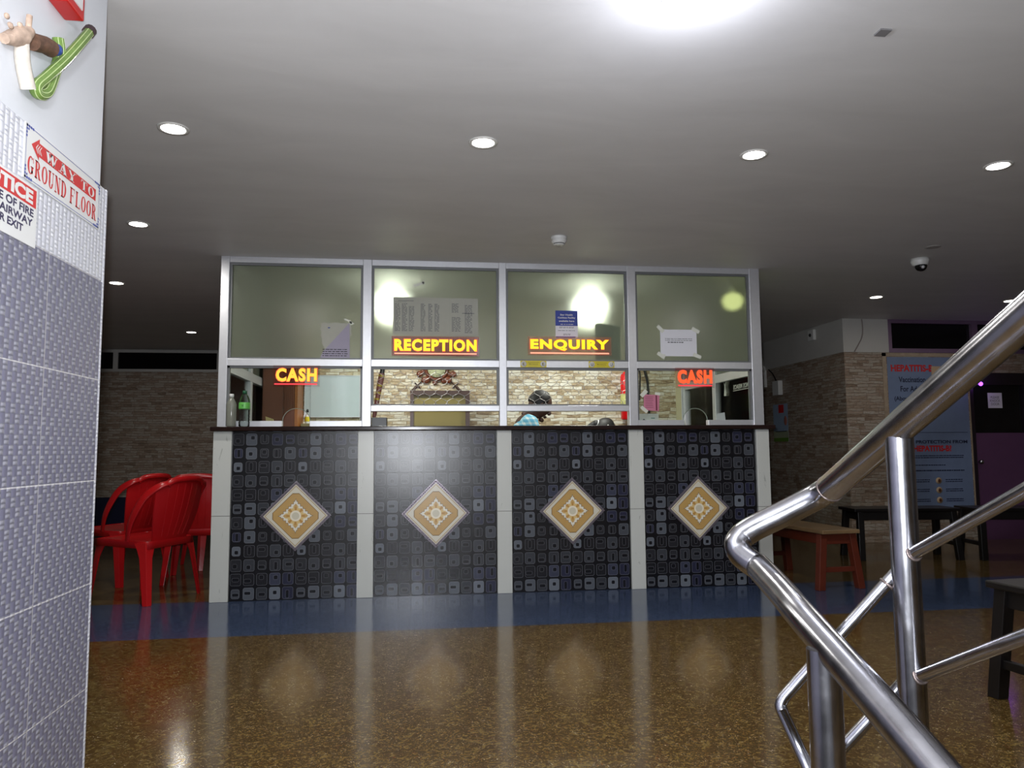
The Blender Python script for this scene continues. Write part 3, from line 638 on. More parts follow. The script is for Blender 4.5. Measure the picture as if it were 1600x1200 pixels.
tag(m.build('pink_notice', [M['pink'], simple('dark_red_print', (110, 30, 60), .6), M['tape']]), 'pink printed notice taped on the glass left of the red-orange CASH sign', 'notice')

# ------------------------------------------------------------------ things on the worktop
def bottle(x, y, label, mats, labelled):
    t = thing('water_bottle', label, 'bottle', (x, y, Z0))
    z = Z0
    if labelled:
        prof = [(.028, 0), (.036, .006), (.035, .02), (.037, .03), (.033, .038), (.036, .048), (.032, .058), (.036, .068), (.032, .078), (.036, .09), (.034, .10), (.035, .125), (.036, .165), (.033, .185), (.024, .21), (.014, .226), (.013, .238)]
        prof = [(r*1.02, h) for r, h in prof]
    else: prof = [(.029, 0), (.033, .008), (.033, .15), (.030, .165), (.020, .185), (.013, .20), (.012, .215)]
    MB().lathe(prof, (x, y, z), 24).build('bottle_body', mats[0], t)
    h = prof[-1][1]
    MB().lathe([(.0145, h-.012), (.015, h+.008), (.012, h+.010)], (x, y, z), 18).build('cap', mats[1], t)
    if labelled:
        MB().lathe([(.0375, .122), (.0378, .125), (.0378, .163), (.0375, .166)], (x, y, z), 24).build('bottle_label', simple('green_bottle_label', (96, 176, 80), .4), t)
        lm = MB(); text(lm, 'W', (x-.012, y-.0385, z+.136), .014, .014, bold=.02); lm.build('label_print', simple('dark_green_print', (24, 76, 40), .5), t)
    return t
bottle(-.183, .03, 'cloudy plastic bottle without a label at the left end of the worktop', [mat_acr('cloudy_bottle_plastic', (132, 134, 124), .78), M['white']], False)
bottle(-.098, .035, 'clear water bottle with a green label on the left of the worktop', [M['bottleglass'], simple('dark_green_cap', (16, 84, 52), .4)], True)
m = MB().box(.745, .858, .30, .40, Z0, 1.237); tag(m.build('black_case', M['black'], bev=.004), 'small black box on the worktop behind the RECEPTION bay', 'box')
m = MB().box(2.735, 2.90, .22, .34, Z0, 1.258, 0).box(2.77, 2.80, .2185, .22, 1.205, 1.212, 1).box(2.778, 2.79, .2185, .22, 1.212, 1.218, 1).box(2.84, 2.87, .2185, .22, 1.222, 1.227, 2)
tag(m.build('white_carton', [M['white'], M['ink'], simple('teal_print', (40, 110, 100), .5)], bev=.002), 'low white carton on the worktop below the pink notice', 'box')
m = MB(); m.prism([(3.385, Z0), (3.47, Z0), (3.46, 1.272), (3.40, 1.262)], .30, .303); m.hexa([(3.47, .30, Z0), (3.515, .40, Z0), (3.515, .403, Z0), (3.47, .303, Z0)], [(3.455, .30, 1.272), (3.465, .33, 1.272), (3.465, .333, 1.272), (3.455, .303, 1.272)])
tag(m.build('tent_card', M['paper']), 'folded white card standing on the worktop at the right end of the booth', 'card')
m = MB(); m.prism([(-.035, Z0), (.022, Z0), (.012, 1.235), (-.045, 1.255)], .50, .51); tag(m.build('cream_card', simple('cream_card', (206, 190, 130), .6)), 'small cream card leaning near the brown cupboard behind the bottles', 'card')
# things on an inner shelf behind the left window
c = thing('wooden_cupboard', 'tall brown wooden cupboard against the stone wall behind the left window', 'cupboard', (-.1, 1.45, 0))
MB().box(-.225, .045, 1.30, 1.645, 0, 2.14).build('cupboard_body', M['wood_br'], c, bev=.003)
MB().box(-.215, .035, 1.285, 1.30, .08, 2.1).build('door', M['wood_br'], c, bev=.002)
MB().box(.045, .068, 1.30, 1.645, 0, 2.14).build('side_board', M['wood_or'], c)  # lit edge of the cupboard, its brightness put into the lighter colour
m = MB().box(.37, .60, 1.30, 1.63, 1.16, 1.225); ldg = m
tag(simple and MB().box(.08, .62, 1.42, 1.648, 0, 1.235).build('low_cabinet', simple('olive_cabinet', (120, 112, 76), .5), bev=.003), 'low olive cabinet standing below the white board', 'cabinet')
wb = thing('white_board', 'pale blue-white board on the stone wall behind the left window', 'board', (.32, 1.63, 1.30))
MB().box(.085, .563, 1.632, 1.644, 1.305, 1.672).build('board_face', simple('pale_board_face', (196, 208, 216), .3, var=.03), wb)
MB().box(.078, .085, 1.628, 1.648, 1.298, 1.679).box(.563, .570, 1.628, 1.648, 1.298, 1.679).box(.085, .563, 1.628, 1.648, 1.298, 1.305).box(.085, .563, 1.628, 1.648, 1.672, 1.679).build('board_frame', M['alu'], wb)
sb = thing('dispenser_bottle', 'small white bottle with yellow band beside the brown cupboard', 'bottle', (.105, 1.5, 1.235))
MB().lathe([(.02, 0), (.022, .01), (.022, .07), (.010, .085), (.010, .1)], (.125, 1.5, 1.235), 16).build('bottle_body', M['white'], sb)
MB().lathe([(.0225, .02), (.023, .022), (.023, .06), (.0225, .062)], (.125, 1.5, 1.235), 16).build('band', M['yellow'], sb)
MB().lathe([(.009, .1), (.011, .102), (.011, .12), (.004, .13)], (.125, 1.5, 1.235), 12).build('pump', M['black'], sb)
# cabinet / doorway below the clock
kc = thing('wooden_cabinet', 'dark framed cabinet with an olive front below the wall clock', 'cabinet', (1.285, 1.5, 0))
MB().box(1.022, 1.548, 1.45, 1.645, 0, 1.525).build('cabinet_body', M['wood_dk'], kc, bev=.003)
MB().box(1.052, 1.512, 1.425, 1.45, .05, 1.485).build('cabinet_front', M['olive'], kc)
MB().box(1.022, 1.052, 1.40, 1.45, 0, 1.525).box(1.512, 1.548, 1.40, 1.45, 0, 1.525).box(1.052, 1.512, 1.40, 1.45, 1.485, 1.525).build('cabinet_frame', M['wood_dk'], kc)
# clock with crossed swords
ck = thing('wall_clock', 'round cream clock in carved brown wood with crossed swords', 'clock', (1.26, 1.62, 1.6))
cc = (1.260, 1.745)
m = MB().lathe([(.001, 0), (.083, 0), (.083, -.02)], (cc[0], 1.618, cc[1]), 32, 'y')
for k in range(12):
    a = 2*PI*k/12; m.tube([Vector((cc[0]+q*math.sin(a), 1.597, cc[1]+q*math.cos(a))) for q in (.066, .076)], .0025, 5, mi=1)
m.build('clock_face', [simple('cream_clock_face', (208, 212, 172), .3, var=.02), simple('clock_marks', (90, 80, 50), .5)], ck)
m = MB(); n = 40; ringp = [(cc[0]+.098*math.cos(2*PI*k/n), 1.625, cc[1]+.098*math.sin(2*PI*k/n)) for k in range(n)]
m.tube(ringp, .017, 8, closed=True, up=(0, 1, 0))
for k in range(10):
    a = 2*PI*k/10+.2; m.ball((cc[0]+.128*math.cos(a), 1.632, cc[1]+.128*math.sin(a)), .024, .012, .024, 8, 6)
for sx in (-1, 1): m.ball((cc[0]+sx*.10, 1.63, cc[1]-.105), .042, .014, .034, 10, 6); m.ball((cc[0]+sx*.155, 1.63, cc[1]-.05), .03, .012, .028, 8, 6)
m.build('carved_frame', simple('carved_reddish_wood', (112, 58, 34), .4, var=.3, sc=40), ck)
for sx in (-1, 1):
    m = MB(); a = Vector((cc[0]+sx*.235, 1.640, cc[1]-.22)); b = Vector((cc[0]-sx*.21, 1.640, cc[1]+.24))
    m.tube([a, a+(b-a)*.12], .013, 8); m.tube([a+(b-a)*.12, b], [.010, .006], 8, flat=.6); dd = Vector((b.z-a.z, 0, a.x-b.x)).normalized()
    m.tube([a+(b-a)*.14-dd*.035, a+(b-a)*.14+dd*.035], .006, 8); m.build('sword', M['wood_dk'], ck)
MB().tube([(cc[0], 1.594, cc[1]), (cc[0]+.035, 1.594, cc[1]+.025)], .003, 6).build('clock_hand', M['ink'], ck)
MB().tube([(cc[0], 1.592, cc[1]), (cc[0]-.02, 1.592, cc[1]+.055)], .0022, 6).build('clock_hand', M['ink'], ck)
# ornamental sheathed sword
sw = thing('ornamental_sword', 'sheathed ornamental sword hung aslant on the stone wall left of the clock', 'sword', (.75, 1.62, 1.35))
A = Vector((.775, 1.625, 1.765)); B = Vector((.695, 1.625, 1.29))
MB().tube([A, A+(B-A)*.22], .022, 10, flat=.6, up=(0, 1, 0)).ball(A, .028, .018, .02, 10, 6).build('hilt', M['black'], sw)
MB().tube([A+(B-A)*.14, A+(B-A)*.9, B], [.028, .02, .012], 10, flat=.5, up=(0, 1, 0)).build('scabbard', simple('maroon_scabbard', (92, 48, 44), .45, var=.3, sc=50), sw)
bm_ = simple('brassy_band', (150, 136, 50), .3, metal=.5, var=.3, sc=60)
for f in (.17, .36, .5, .62, .75): p = A+(B-A)*f; MB().tube([p, p+(B-A)*.035], .030-.01*f, 10, flat=.6, up=(0, 1, 0)).build('metal_band', bm_, sw)
# extinguisher
fe = thing('fire_extinguisher', 'red fire extinguisher hanging on the stone wall behind the ENQUIRY bay', 'fire extinguisher', (3.09, 1.57, 1.27))
MB().lathe([(.055, 0), (.065, .012), (.066, .40), (.055, .435), (.025, .455), (.018, .47)], (3.05, 1.57, 1.268), 24).build('cylinder', simple('red_enamel', (206, 20, 24), .25), fe)
MB().lathe([(.0665, .08), (.067, .082), (.067, .24), (.0665, .242)], (3.05, 1.57, 1.268), 24).build('cylinder_label', simple('yellow_green_label', (196, 196, 120), .5, var=.3, sc=60), fe)
MB().lathe([(.016, .455), (.018, .475), (.012, .495)], (3.05, 1.57, 1.268), 12)  .box(3.0, 3.08, 1.562, 1.578, 1.758, 1.768).build('valve', M['black'], fe)
MB().tube(cr([(3.06, 1.57, 1.755), (3.165, 1.57, 1.74), (3.172, 1.57, 1.6), (3.165, 1.57, 1.45)]), .007, 8).build('hose', M['black'], fe)
m = MB().tube(cr([(3.225, 1.635, 1.85), (3.235, 1.635, 1.76), (3.262, 1.635, 1.65), (3.27, 1.635, 1.54), (3.275, 1.635, 1.3), (3.27, 1.635, 1.0)]), .011, 8)
tag(m.build('black_cable', M['black']), 'black cable running down the stone wall behind the pink notice', 'cable')
# booth lamps
for k, (x, lab) in enumerate(((.872, 'bright bulb behind the frosted glass above the left of RECEPTION'), (2.52, 'bright bulb behind the frosted glass above the right of ENQUIRY'))):
    t = thing('bulb_lamp', lab, 'lamp', (x, .8, 2.2), 'bulbs in the booth')
    MB().lathe([(.03, .164), (.03, .14), (.018, .13), (.018, .11)], (x, .8, 2.2), 16).build('holder', M['white'], t)
    MB().lathe([(.02, .11), (.06, .08), (.115, .03), (.13, -.01), (.115, -.06), (.06, -.09), (.002, -.1)], (x, .8, 2.2), 20).build('bulb', M['bulb'], t)
t = thing('bulb_lamp', 'dim yellow bulb behind the frosted glass of the right-hand bay', 'lamp', (3.555, .30, 2.157))
MB().lathe([(.002, -.08), (.06, -.055), (.082, 0), (.06, .045), (.02, .06)], (3.555, .30, 2.157), 16).build('bulb', M['bulb_y'], t)
MB().lathe([(.02, .06), (.022, .1), (.022, .205)], (3.555, .30, 2.157), 16).build('holder', M['white'], t)

# ------------------------------------------------------------------ ceiling fixtures
M['trimring'] = simple('white_trim_ring', (210, 208, 202), .35)
FLAB = ['nearest row of ceiling downlights, leftmost one', 'nearest row of ceiling downlights, second from the left', 'nearest row of ceiling downlights, second from the right', 'nearest row of ceiling downlights, rightmost one by the frame edge',
        'ceiling downlight left of the booth, between the front row and the dim wall', 'ceiling downlight closest beside the upper part of the tiled stair wall', 'small far downlight near the high window of the dim left wall', 'ceiling downlight above the stone corner at the right', 'far right ceiling downlight partly behind the handrail']
for i, (x, y) in enumerate(ROOM_LAMPS):
    t = thing('downlight', FLAB[i], 'ceiling light', (x, y, H-.01), 'recessed ceiling downlights')
    r = .050
    MB().lathe([(r, -.001), (r, -.004), (r+.014, -.005), (r+.016, 0)], (x, y, H), 28).build('trim_ring', M['trimring'], t)
    MB().lathe([(.001, -.0035), (r, -.0035), (r, -.0005)], (x, y, H), 28).build('diffuser', M['fixture'] if i < 5 else M['fixture_far'], t)
t = thing('ceiling_lamp', 'big bright round lamp on the ceiling at the top edge of the picture', 'ceiling light', (1.873, -3.28, H-.04))
MB().lathe([(.098, 0), (.098, -.012), (.090, -.016)], (1.873, -3.28, H), 32).build('lamp_base', M['white'], t)
MB().lathe([(.088, -.014), (.086, -.03), (.07, -.038), (.001, -.042)], (1.873, -3.28, H), 32).build('diffuser', M['lampface'], t)
t = thing('ceiling_lamp', 'added round lamp above the stairs, out of view, brightening the ceiling', 'ceiling light', (.72, -4.7, H-.04))  # body of the added fill lamp, above the view
MB().lathe([(.098, 0), (.098, -.012), (.090, -.016)], (.72, -4.7, H), 32).build('lamp_base', M['white'], t)
MB().lathe([(.088, -.014), (.086, -.03), (.07, -.038), (.001, -.042)], (.72, -4.7, H), 32).build('diffuser', M['lampface'], t)
t = thing('smoke_detector', 'small round white smoke detector on the ceiling in front of the booth', 'smoke detector', (1.983, -.6, H-.05))
MB().lathe([(.052, 0), (.052, -.012), (.046, -.018), (.05, -.02), (.048, -.035), (.04, -.042), (.040, -.044)], (1.983, -.62, H), 28).build('detector_body', M['white'], t)
MB().lathe([(.036, -.042), (.036, -.050)], (1.983, -.62, H), 20).build('sensor_slot', M['black'], t)
MB().lathe([(.038, -.050), (.03, -.056), (.001, -.057)], (1.983, -.62, H), 20).build('detector_cap', M['white'], t)
t = thing('dome_camera', 'white dome security camera on the ceiling at the right', 'camera', (4.731, -.30, H-.08))
MB().lathe([(.062, 0), (.062, -.02), (.055, -.04), (.05, -.05)], (4.731, -.32, H), 28).build('camera_base', M['white'], t)
MB().ball((4.731, -.33, H-.055), .042, .042, .038).build('dome', simple('black_dome', (12, 12, 14), .08), t)
MB().ball((4.722, -.362, H-.068), .014, .014, .014, 10, 6).build('lens', M['alu'], t)
tag(MB().box(2.575, 2.615, -3.14, -3.10, H-.006, H-.0005).build('ceiling_patch', simple('grey_ceiling_patch', (120, 118, 118), .7)), 'small grey square patch on the ceiling right of the bright round lamp', 'patch')
tag(MB().lathe([(.05, -.001), (.04, -.003), (.001, -.003)], (4.6, -.64, H), 20).build('cover_plate', simple('grey_cover_plate', (176, 172, 168), .6)), 'thin round cover plate on the ceiling in front of the dome camera', 'cover plate')

# ------------------------------------------------------------------ right-hand walls: poster, fan, box, picture
PX0, PX1, PZ0, PZ1 = 6.075, 7.0, .335, 1.958
m = MB(); quad(m, (PX0, RY-.0005, PZ0), PX1-PX0, PZ1-PZ0, t=.001)
def pt(s, x, z, w, h, mi, b=.02): text(m, s, (x, RY, z), w, h, bold=b, mi=mi, lift=.003)
pt('HEPATITIS-B', 6.115, 1.80, .49, .075, 2, .04)
for s, x, z, w in (('Vaccination', 6.20, 1.685, .31), ('For Adults', 6.215, 1.585, .29), ('(Above 18 Years)', 6.14, 1.475, .44), ('Doses', 6.25, 1.37, .17), ('Every Adult', 6.13, 1.26, .32)): pt(s, x, z, w, .06, 1)
m.box(PX0+.03, PX1-.03, RY-.003, RY-.0016, 1.145, 1.149, 1)
pt('PROTECTION FROM', 6.36, 1.03, .60, .035, 1, .03); pt('HEPATITIS-B?', 6.33, .945, .44, .065, 2, .04)
lines(m, 6.12, 6.93, .87, .91, 2, 1, RY-.0018); lines(m, 6.12, 6.70, .79, .81, 1, 1, RY-.0018); lines(m, 6.12, 6.92, .735, .75, 1, 1, RY-.0018, hh=.006)
for k, z in enumerate((.635, .535, .43)):
    m.lathe([(.0005, -.004), (.034, -.004), (.034, -.001)], (6.60, RY, z), 18, 'y', 3); m.ball((6.605, RY-.004, z), .016, .003, .02, 8, 5, mi=4)
    lines(m, 6.68, 6.88, z-.02, z+.02, 2, 1, RY-.0018); lines(m, 6.14, 6.5, z-.02, z+.02, 2, 1, RY-.0018)
m.box(6.585, 6.72, RY-.004, RY-.0015, 1.70, 1.86, 3); m.ball((6.65, RY-.004, 1.76), .035, .003, .05, 10, 6, mi=4)
tag(m.build('health_poster', [simple('dull_blue_poster', (112, 128, 160), .5), simple('navy_print', (22, 28, 60), .6), M['ink_red'], simple('beige_picture', (186, 160, 130), .6), M['wood_br']]), 'tall blue HEPATITIS-B poster on the stone wall behind the handrail', 'poster')
m = MB()
for z0, z1 in ((.2, 2.0),): m.box(PX0-.055, PX0-.012, RY-.006, RY, z0, z1).box(PX1+.01, PX1+.055, RY-.006, RY, z0, z1).box(PX0-.055, PX1+.055, RY-.006, RY, 1.965, 2.0)
struct('trim_6', m, simple('pale_tile_strip', (168, 150, 130), .5, var=.2, sc=20))
WX = 5.588
t = thing('wall_fan', 'pale wall fan on the side stone wall just right of the booth', 'fan', (WX, 3.96, 2.0))
n = 28; 
rg = MB()
for rr, dx in ((.21, -.12), (.19, -.17), (.21, -.16), (.13, -.185), (.07, -.19)): rg.tube([(WX+dx, 3.96+rr*math.cos(2*PI*k/n), 2.02+rr*math.sin(2*PI*k/n)) for k in range(n)], .004, 6, closed=True, up=(1, 0, 0))
for k in range(24):
    a = 2*PI*k/24; rg.tube([(WX-.19, 3.96+.03*math.cos(a), 2.02+.03*math.sin(a)), (WX-.17, 3.96+.19*math.cos(a), 2.02+.19*math.sin(a)), (WX-.12, 3.96+.21*math.cos(a), 2.02+.21*math.sin(a))], .002, 4)
rg.build('fan_grille', M['white'], t)
for k in range(3):
    a = 2*PI*k/3+.4; c_, s_ = math.cos(a), math.sin(a)
    q = [(WX-.13, 3.96+(c_*r-s_*w), 2.02+(s_*r+c_*w)) for r, w in ((.03, -.02), (.16, -.07), (.18, .0), (.15, .05), (.03, .02))]
    q2 = [(x+.01, y, z) for x, y, z in q]; MB().add(q+q2, [(0, 1, 2, 3, 4), (9, 8, 7, 6, 5)]+[(i, i+5, (i+1) % 5+5, (i+1) % 5) for i in range(5)]).build('blade', M['paper_grey'], t)
MB().lathe([(.03, -.15), (.06, -.12), (.06, -.03), (.03, 0)], (WX, 3.96, 2.02), 18, 'x').box(WX-.04, WX, 3.92, 4.0, 1.78, 2.0).build('motor_housing', M['white'], t)
t = thing('wall_box', 'white plastic box with a cable on the side stone wall above the small poster', 'box', (WX, 3.58, 1.64))
MB().box(WX-.06, WX, 3.50, 3.66, 1.65, 1.83).build('box_cover', M['white'], t, bev=.006)
MB().tube(cr([(WX-.02, 3.62, 1.83), (WX-.015, 3.72, 1.93), (WX-.01, 3.84, 2.0)]), .008, 6).build('cable', M['black'], t)
m = MB(); FX = 'nx'; quad(m, (WX, 3.775, 1.075), .375, .465, 'nx', 0); quad(m, (WX, 3.775, 1.075), .375, .13, 'nx', 1, lift=.0016, t=.0006); quad(m, (WX, 3.63, 1.43), .13, .10, 'nx', 2, lift=.0016, t=.0008)
m.box(WX-.003, WX-.0016, 3.44, 3.72, 1.195, 1.205, 3); m.ball((WX-.003, 3.46, 1.33), .002, .04, .06, 10, 6, mi=4)
m.box(WX-.003, WX-.0022, 3.40, 3.775, 1.075, 1.12, 5)
tag(m.build('wall_poster', [simple('pale_blue_poster', (150, 170, 196), .5), simple('grey_green_strip', (150, 158, 130), .5), M['ink_red'], M['ink'], simple('salmon_spot', (176, 110, 96), .6), simple('grass_print', (90, 130, 40), .6)]), 'small light blue poster with a red square, hung on the side stone wall', 'poster')
t = thing('wall_sensor', 'small white device on the painted beam right of the booth', 'sensor', (WX-.01, 2.72, 2.24))
MB().box(5.545, 5.58, 2.66, 2.78, 2.215, 2.335).build('sensor_plate', M['white'], t, bev=.004)
MB().ball((5.54, 2.72, 2.275), .014, .02, .02, 10, 6).build('sensor_eye', M['black'], t)
m = MB().tube(cr([(5.80, RY-.016, 2.36), (5.805, RY-.016, 2.24), (5.79, RY-.016, 2.16), (5.745, RY-.016, 2.08), (5.70, RY-.016, 2.01)]), .006, 6)
tag(m.build('wall_cable', simple('grey_cable', (140, 130, 126), .5)), 'thin cable hanging down the white painted corner at the right', 'cable')

# ------------------------------------------------------------------ benches
def bench(name, label, loc, rz, L, Wd, Hh, mats, group=None):
    """length along local x, centred"""
    t = thing(name, label, 'bench', loc, group); th = .028
    def ob(nm, mb, mt, bev=.003):
        o = mb.build(nm, mt, None, origin='world', bev=bev); o.parent = t; return o
    ob('seat', MB().box(-L/2, L/2, -Wd/2, Wd/2, Hh-th, Hh), mats[0], .006)
    a = L/2-.06; b = Wd/2-.035; sp = .045
    ob('apron', MB().box(-a, a, -b-.01, -b+.012, Hh-th-.075, Hh-th), mats[1]); ob('apron', MB().box(-a, a, b-.012, b+.01, Hh-th-.075, Hh-th), mats[1])
    ob('apron', MB().box(-a-.01, -a+.012, -b, b, Hh-th-.075, Hh-th), mats[1]); ob('apron', MB().box(a-.012, a+.01, -b, b, Hh-th-.075, Hh-th), mats[1])
    for sx in (-1, 1):
        for sy in (-1, 1):
            w = .026; top = (sx*a, sy*b, Hh-th); bot = (sx*(a+.02), sy*(b+sp), 0)
            lo = [(bot[0]+dx*w, bot[1]+dy*w, 0) for dx, dy in ((-1, -1), (1, -1), (1, 1), (-1, 1))]; hi = [(top[0]+dx*w, top[1]+dy*w, Hh-th) for dx, dy in ((-1, -1), (1, -1), (1, 1), (-1, 1))]
            ob('leg', MB().hexa(lo, hi), mats[1])
        ob('stretcher', MB().box(sx*(a+.013)-.012, sx*(a+.013)+.012, -b-.03, b+.03, .12, .155), mats[1])
    t.rotation_euler = (0, 0, rz); return t
bench('wooden_bench', 'orange-red wooden bench with a worn plank top beside the counter', (3.985, .17, 0), PI/2+.10, .95, .30, .415, [M['bench_top'], M['rwood']])
bench('dark_bench', 'near-black bench below the stone corner, nearest to the booth', (5.42, 1.10, 0), -.12, .95, .34, .45, [M['bench_dk'], M['bench_dk']], 'dark benches at the right')
bench('dark_bench', 'long near-black bench in front of the mauve door', (6.74, .88, 0), -.16, 1.5, .36, .45, [M['bench_dk'], M['bench_dk']], 'dark benches at the right')
bench('dark_bench', 'black bench cut off by the right edge of the picture, close to the handrail', (3.90, -2.66, 0), .10, 1.15, .36, .46, [M['bench_dk'], M['bench_dk']], 'dark benches at the right')

# ------------------------------------------------------------------ moulded red chairs
def make_chair(label):
    t = thing('red_plastic_chair', label, 'chair', (0, 0, 0), 'red plastic chairs left of the counter'); R = M['red']
    def ob(nm, mb, bev=0, sub=0):
        o = mb.build(nm, R, None, origin='world', bev=bev, sub=sub); o.parent = t; return o
    # seat: dished slab, facing +y
    m = MB(); nx, ny = 10, 10; 
    def sp(i, j, dz):
        u = -1+2*i/nx; v = -1+2*j/ny; w = .235+.012*v; x = u*w; y = v*.225
        cx = abs(u)**4; cy = abs(v)**4
        x *= 1-.06*cy; y *= 1-.05*cx
        z = .415+.012*v-.018*(1-u*u)*(1-v*v)-(.03 if False else 0)-(.012*max(0, v)**3) + dz
        return (x, y, z)
    for dz, fl in ((0, 1), (-.008, -1)):
        vs = [sp(i, j, dz) for j in range(ny+1) for i in range(nx+1)]
        m.add(vs, [(j*(nx+1)+i, j*(nx+1)+i+1, (j+1)*(nx+1)+i+1, (j+1)*(nx+1)+i)[::fl] for j in range(ny) for i in range(nx)], smooth=True)
    ed = [(i, 0) for i in range(nx)]+[(nx, j) for j in range(ny)]+[(i, ny) for i in range(nx, 0, -1)]+[(0, j) for j in range(ny, 0, -1)]
    top = [sp(i, j, .004) for i, j in ed]; bot = [(x*1.01, y*1.01, z-.048) for x, y, z in top]; inn = [(x*.975, y*.975, z) for x, y, z in bot]; n = len(ed)
    m.add(top+bot+inn, [(i, (i+1) % n, (i+1) % n+n, i+n) for i in range(n)]+[(i+n, (i+1) % n+n, (i+1) % n+2*n, i+2*n) for i in range(n)], smooth=True)
    ob('seat', m)
    # legs: open angle profile, tapered and splayed
    for sx in (-1, 1):
        for sy in (-1, 1):
            m = MB(); N = 8; rows = []
            for k in range(N+1):
                s = k/N; z = .40*(1-s); cx = sx*(.228+.030*s); cy = sy*(.212+(.035 if sy > 0 else .055)*s); w = .062-.022*s+.035*max(0, 1-s*5); d = .006
                ex, ey = -sx, -sy
                prof = [(0, 0), (ex*w, 0), (ex*w, ey*d*1.6), (ex*w*.45, ey*d*1.6), (ex*w*.40, ey*.012), (ex*.012, ey*w*.40), (ex*d*1.6, ey*w*.45), (ex*d*1.6, ey*w), (0, ey*w)]
                prof[0] = (ex*.008, ey*.008); rows.append([(cx+a, cy+b, z) for a, b in prof])
            q = len(rows[0]); vs = [p for r in rows for p in r]
            m.add(vs, [(k*q+i, k*q+(i+1) % q, (k+1)*q+(i+1) % q, (k+1)*q+i) for k in range(N) for i in range(q)]+[tuple(range(q)), tuple(range(N*q, N*q+q))])
            ob('leg', m, bev=.002)
    # backrest: curved panel widening upwards
    m = MB(); nu, nv = 12, 14
    def bp(i, j, d):
        u = -1+2*i/nu; v = j/nv
        w = .155+.062*v+.018*math.sin(PI*v); z = .40+.405*v-.03*abs(u)**3*v*1.6; y = -.205-.115*v-.012*math.sin(PI*v) + .055*u*u*(.3+.7*v)
        return (u*w, y-d, z)
    for d, fl in ((0, 1), (.009, -1)):
        m.add([bp(i, j, d) for j in range(nv+1) for i in range(nu+1)], [(j*(nu+1)+i, j*(nu+1)+i+1, (j+1)*(nu+1)+i+1, (j+1)*(nu+1)+i)[::fl] for j in range(nv) for i in range(nu)], smooth=True)
    ed = [(i, 0) for i in range(nu)]+[(nu, j) for j in range(nv)]+[(i, nv) for i in range(nu, 0, -1)]+[(0, j) for j in range(nv, 0, -1)]
    n = len(ed); m.add([bp(i, j, 0) for i, j in ed]+[bp(i, j, .009) for i, j in ed], [(i, (i+1) % n, (i+1) % n+n, i+n) for i in range(n)])
    for k in range(5):   # raised ribs
        u = -.6+.3*k; m.tube([(u*(.155+.062*v+.018*math.sin(PI*v)), -.205-.115*v-.012*math.sin(PI*v)+.055*u*u*(.3+.7*v)-.009, .40+.405*v) for v in (.08, .3, .55, .8, .93)], .0028, 6)
    ob('backrest', m)
    # arm loops from the top corners down to the seat sides
    m = MB(); 
    rim = cr([(-.165, -.318, .775), (-.12, -.335, .806), (0, -.345, .815), (.12, -.335, .806), (.165, -.318, .775)], 5)
    m.tube(rim, .013, 10, flat=1.5); ob('top_rim', m)
    for sx in (-1, 1):
        p = cr([(sx*.14, -.330, .795), (sx*.205, -.300, .775), (sx*.248, -.225, .715), (sx*.268, -.165, .62), (sx*.268, -.115, .52), (sx*.246, -.075, .41)], 6)
        m = MB().tube(p, [.016+.012*math.sin(PI*i/(len(p)-1)) for i in range(len(p))], 10, flat=.4, up=(sx, 0, .15)); ob('arm', m)
    return t
ch0 = make_chair('red plastic chair in front, its near leg closest to the counter')
def place(c, x, y, fx, fy): c.location = (x, y, 0); c.rotation_euler = (0, 0, math.atan2(fy, fx)-PI/2)
bpy.context.view_layer.update()
ch1 = dup(ch0, label='red plastic chair standing behind the front one, farthest to the left')
ch2 = dup(ch0, label='red plastic chair directly behind the front one, its right arm loop showing')
ch3 = dup(ch0, label='red plastic chair half hidden behind the left end of the booth')
place(ch0, -.78, .25, -.90, .42); place(ch1, -1.22, 1.0, -.9, .42); place(ch2, -.61, 1.0, -.12, .99); place(ch3, -.66, 1.75, -.55, .85)

# ------------------------------------------------------------------ people behind the counter
def skin_mesh(name, nodes, edges, mat, parent, sub=2):
    me = bpy.data.meshes.new(name); off = parent.location
    me.from_pydata([tuple(Vector(n[:3])-off) for n in nodes], edges, []); me.materials.append(mat)
    o = bpy.data.objects.new(name, me); COL.objects.link(o); o.parent = parent
    s = o.modifiers.new('skin', 'SKIN'); s.use_smooth_shade = True
    for v, n in zip(me.skin_vertices[0].data, nodes): v.radius = (n[3], n[4] if len(n) > 4 else n[3])
    me.skin_vertices[0].data[0].use_root = True
    q = o.modifiers.new('sub', 'SUBSURF'); q.levels = sub; q.render_levels = sub
    return o
def hands(nodes, edges, wrist_i, d, side, down=Vector((0, 0, -1))):
    """five short finger chains rooted in the palm"""
    w = Vector(nodes[wrist_i][:3]); d = d.normalized(); sd = d.cross(down).normalized()*side
    palm = w+d*.05; nodes.append((*palm, .032, .018)); pi = len(nodes)-1; edges.append((wrist_i, pi))
    for k, (o, L) in enumerate(((-.030, .055), (-.010, .068), (.010, .064), (.029, .05))):
        a = palm+d*.03+sd*o; b = a+d*L*.5+down*.008; c = a+d*L*.85+down*.03
        i = len(nodes); nodes += [(*a, .010), (*b, .009), (*c, .008)]; edges += [(pi, i), (i, i+1), (i+1, i+2)]
    a = w+d*.03-sd*.035; b = a+d*.035-sd*.018; i = len(nodes); nodes += [(*a, .011), (*b, .009)]; edges += [(pi, i), (i, i+1)]
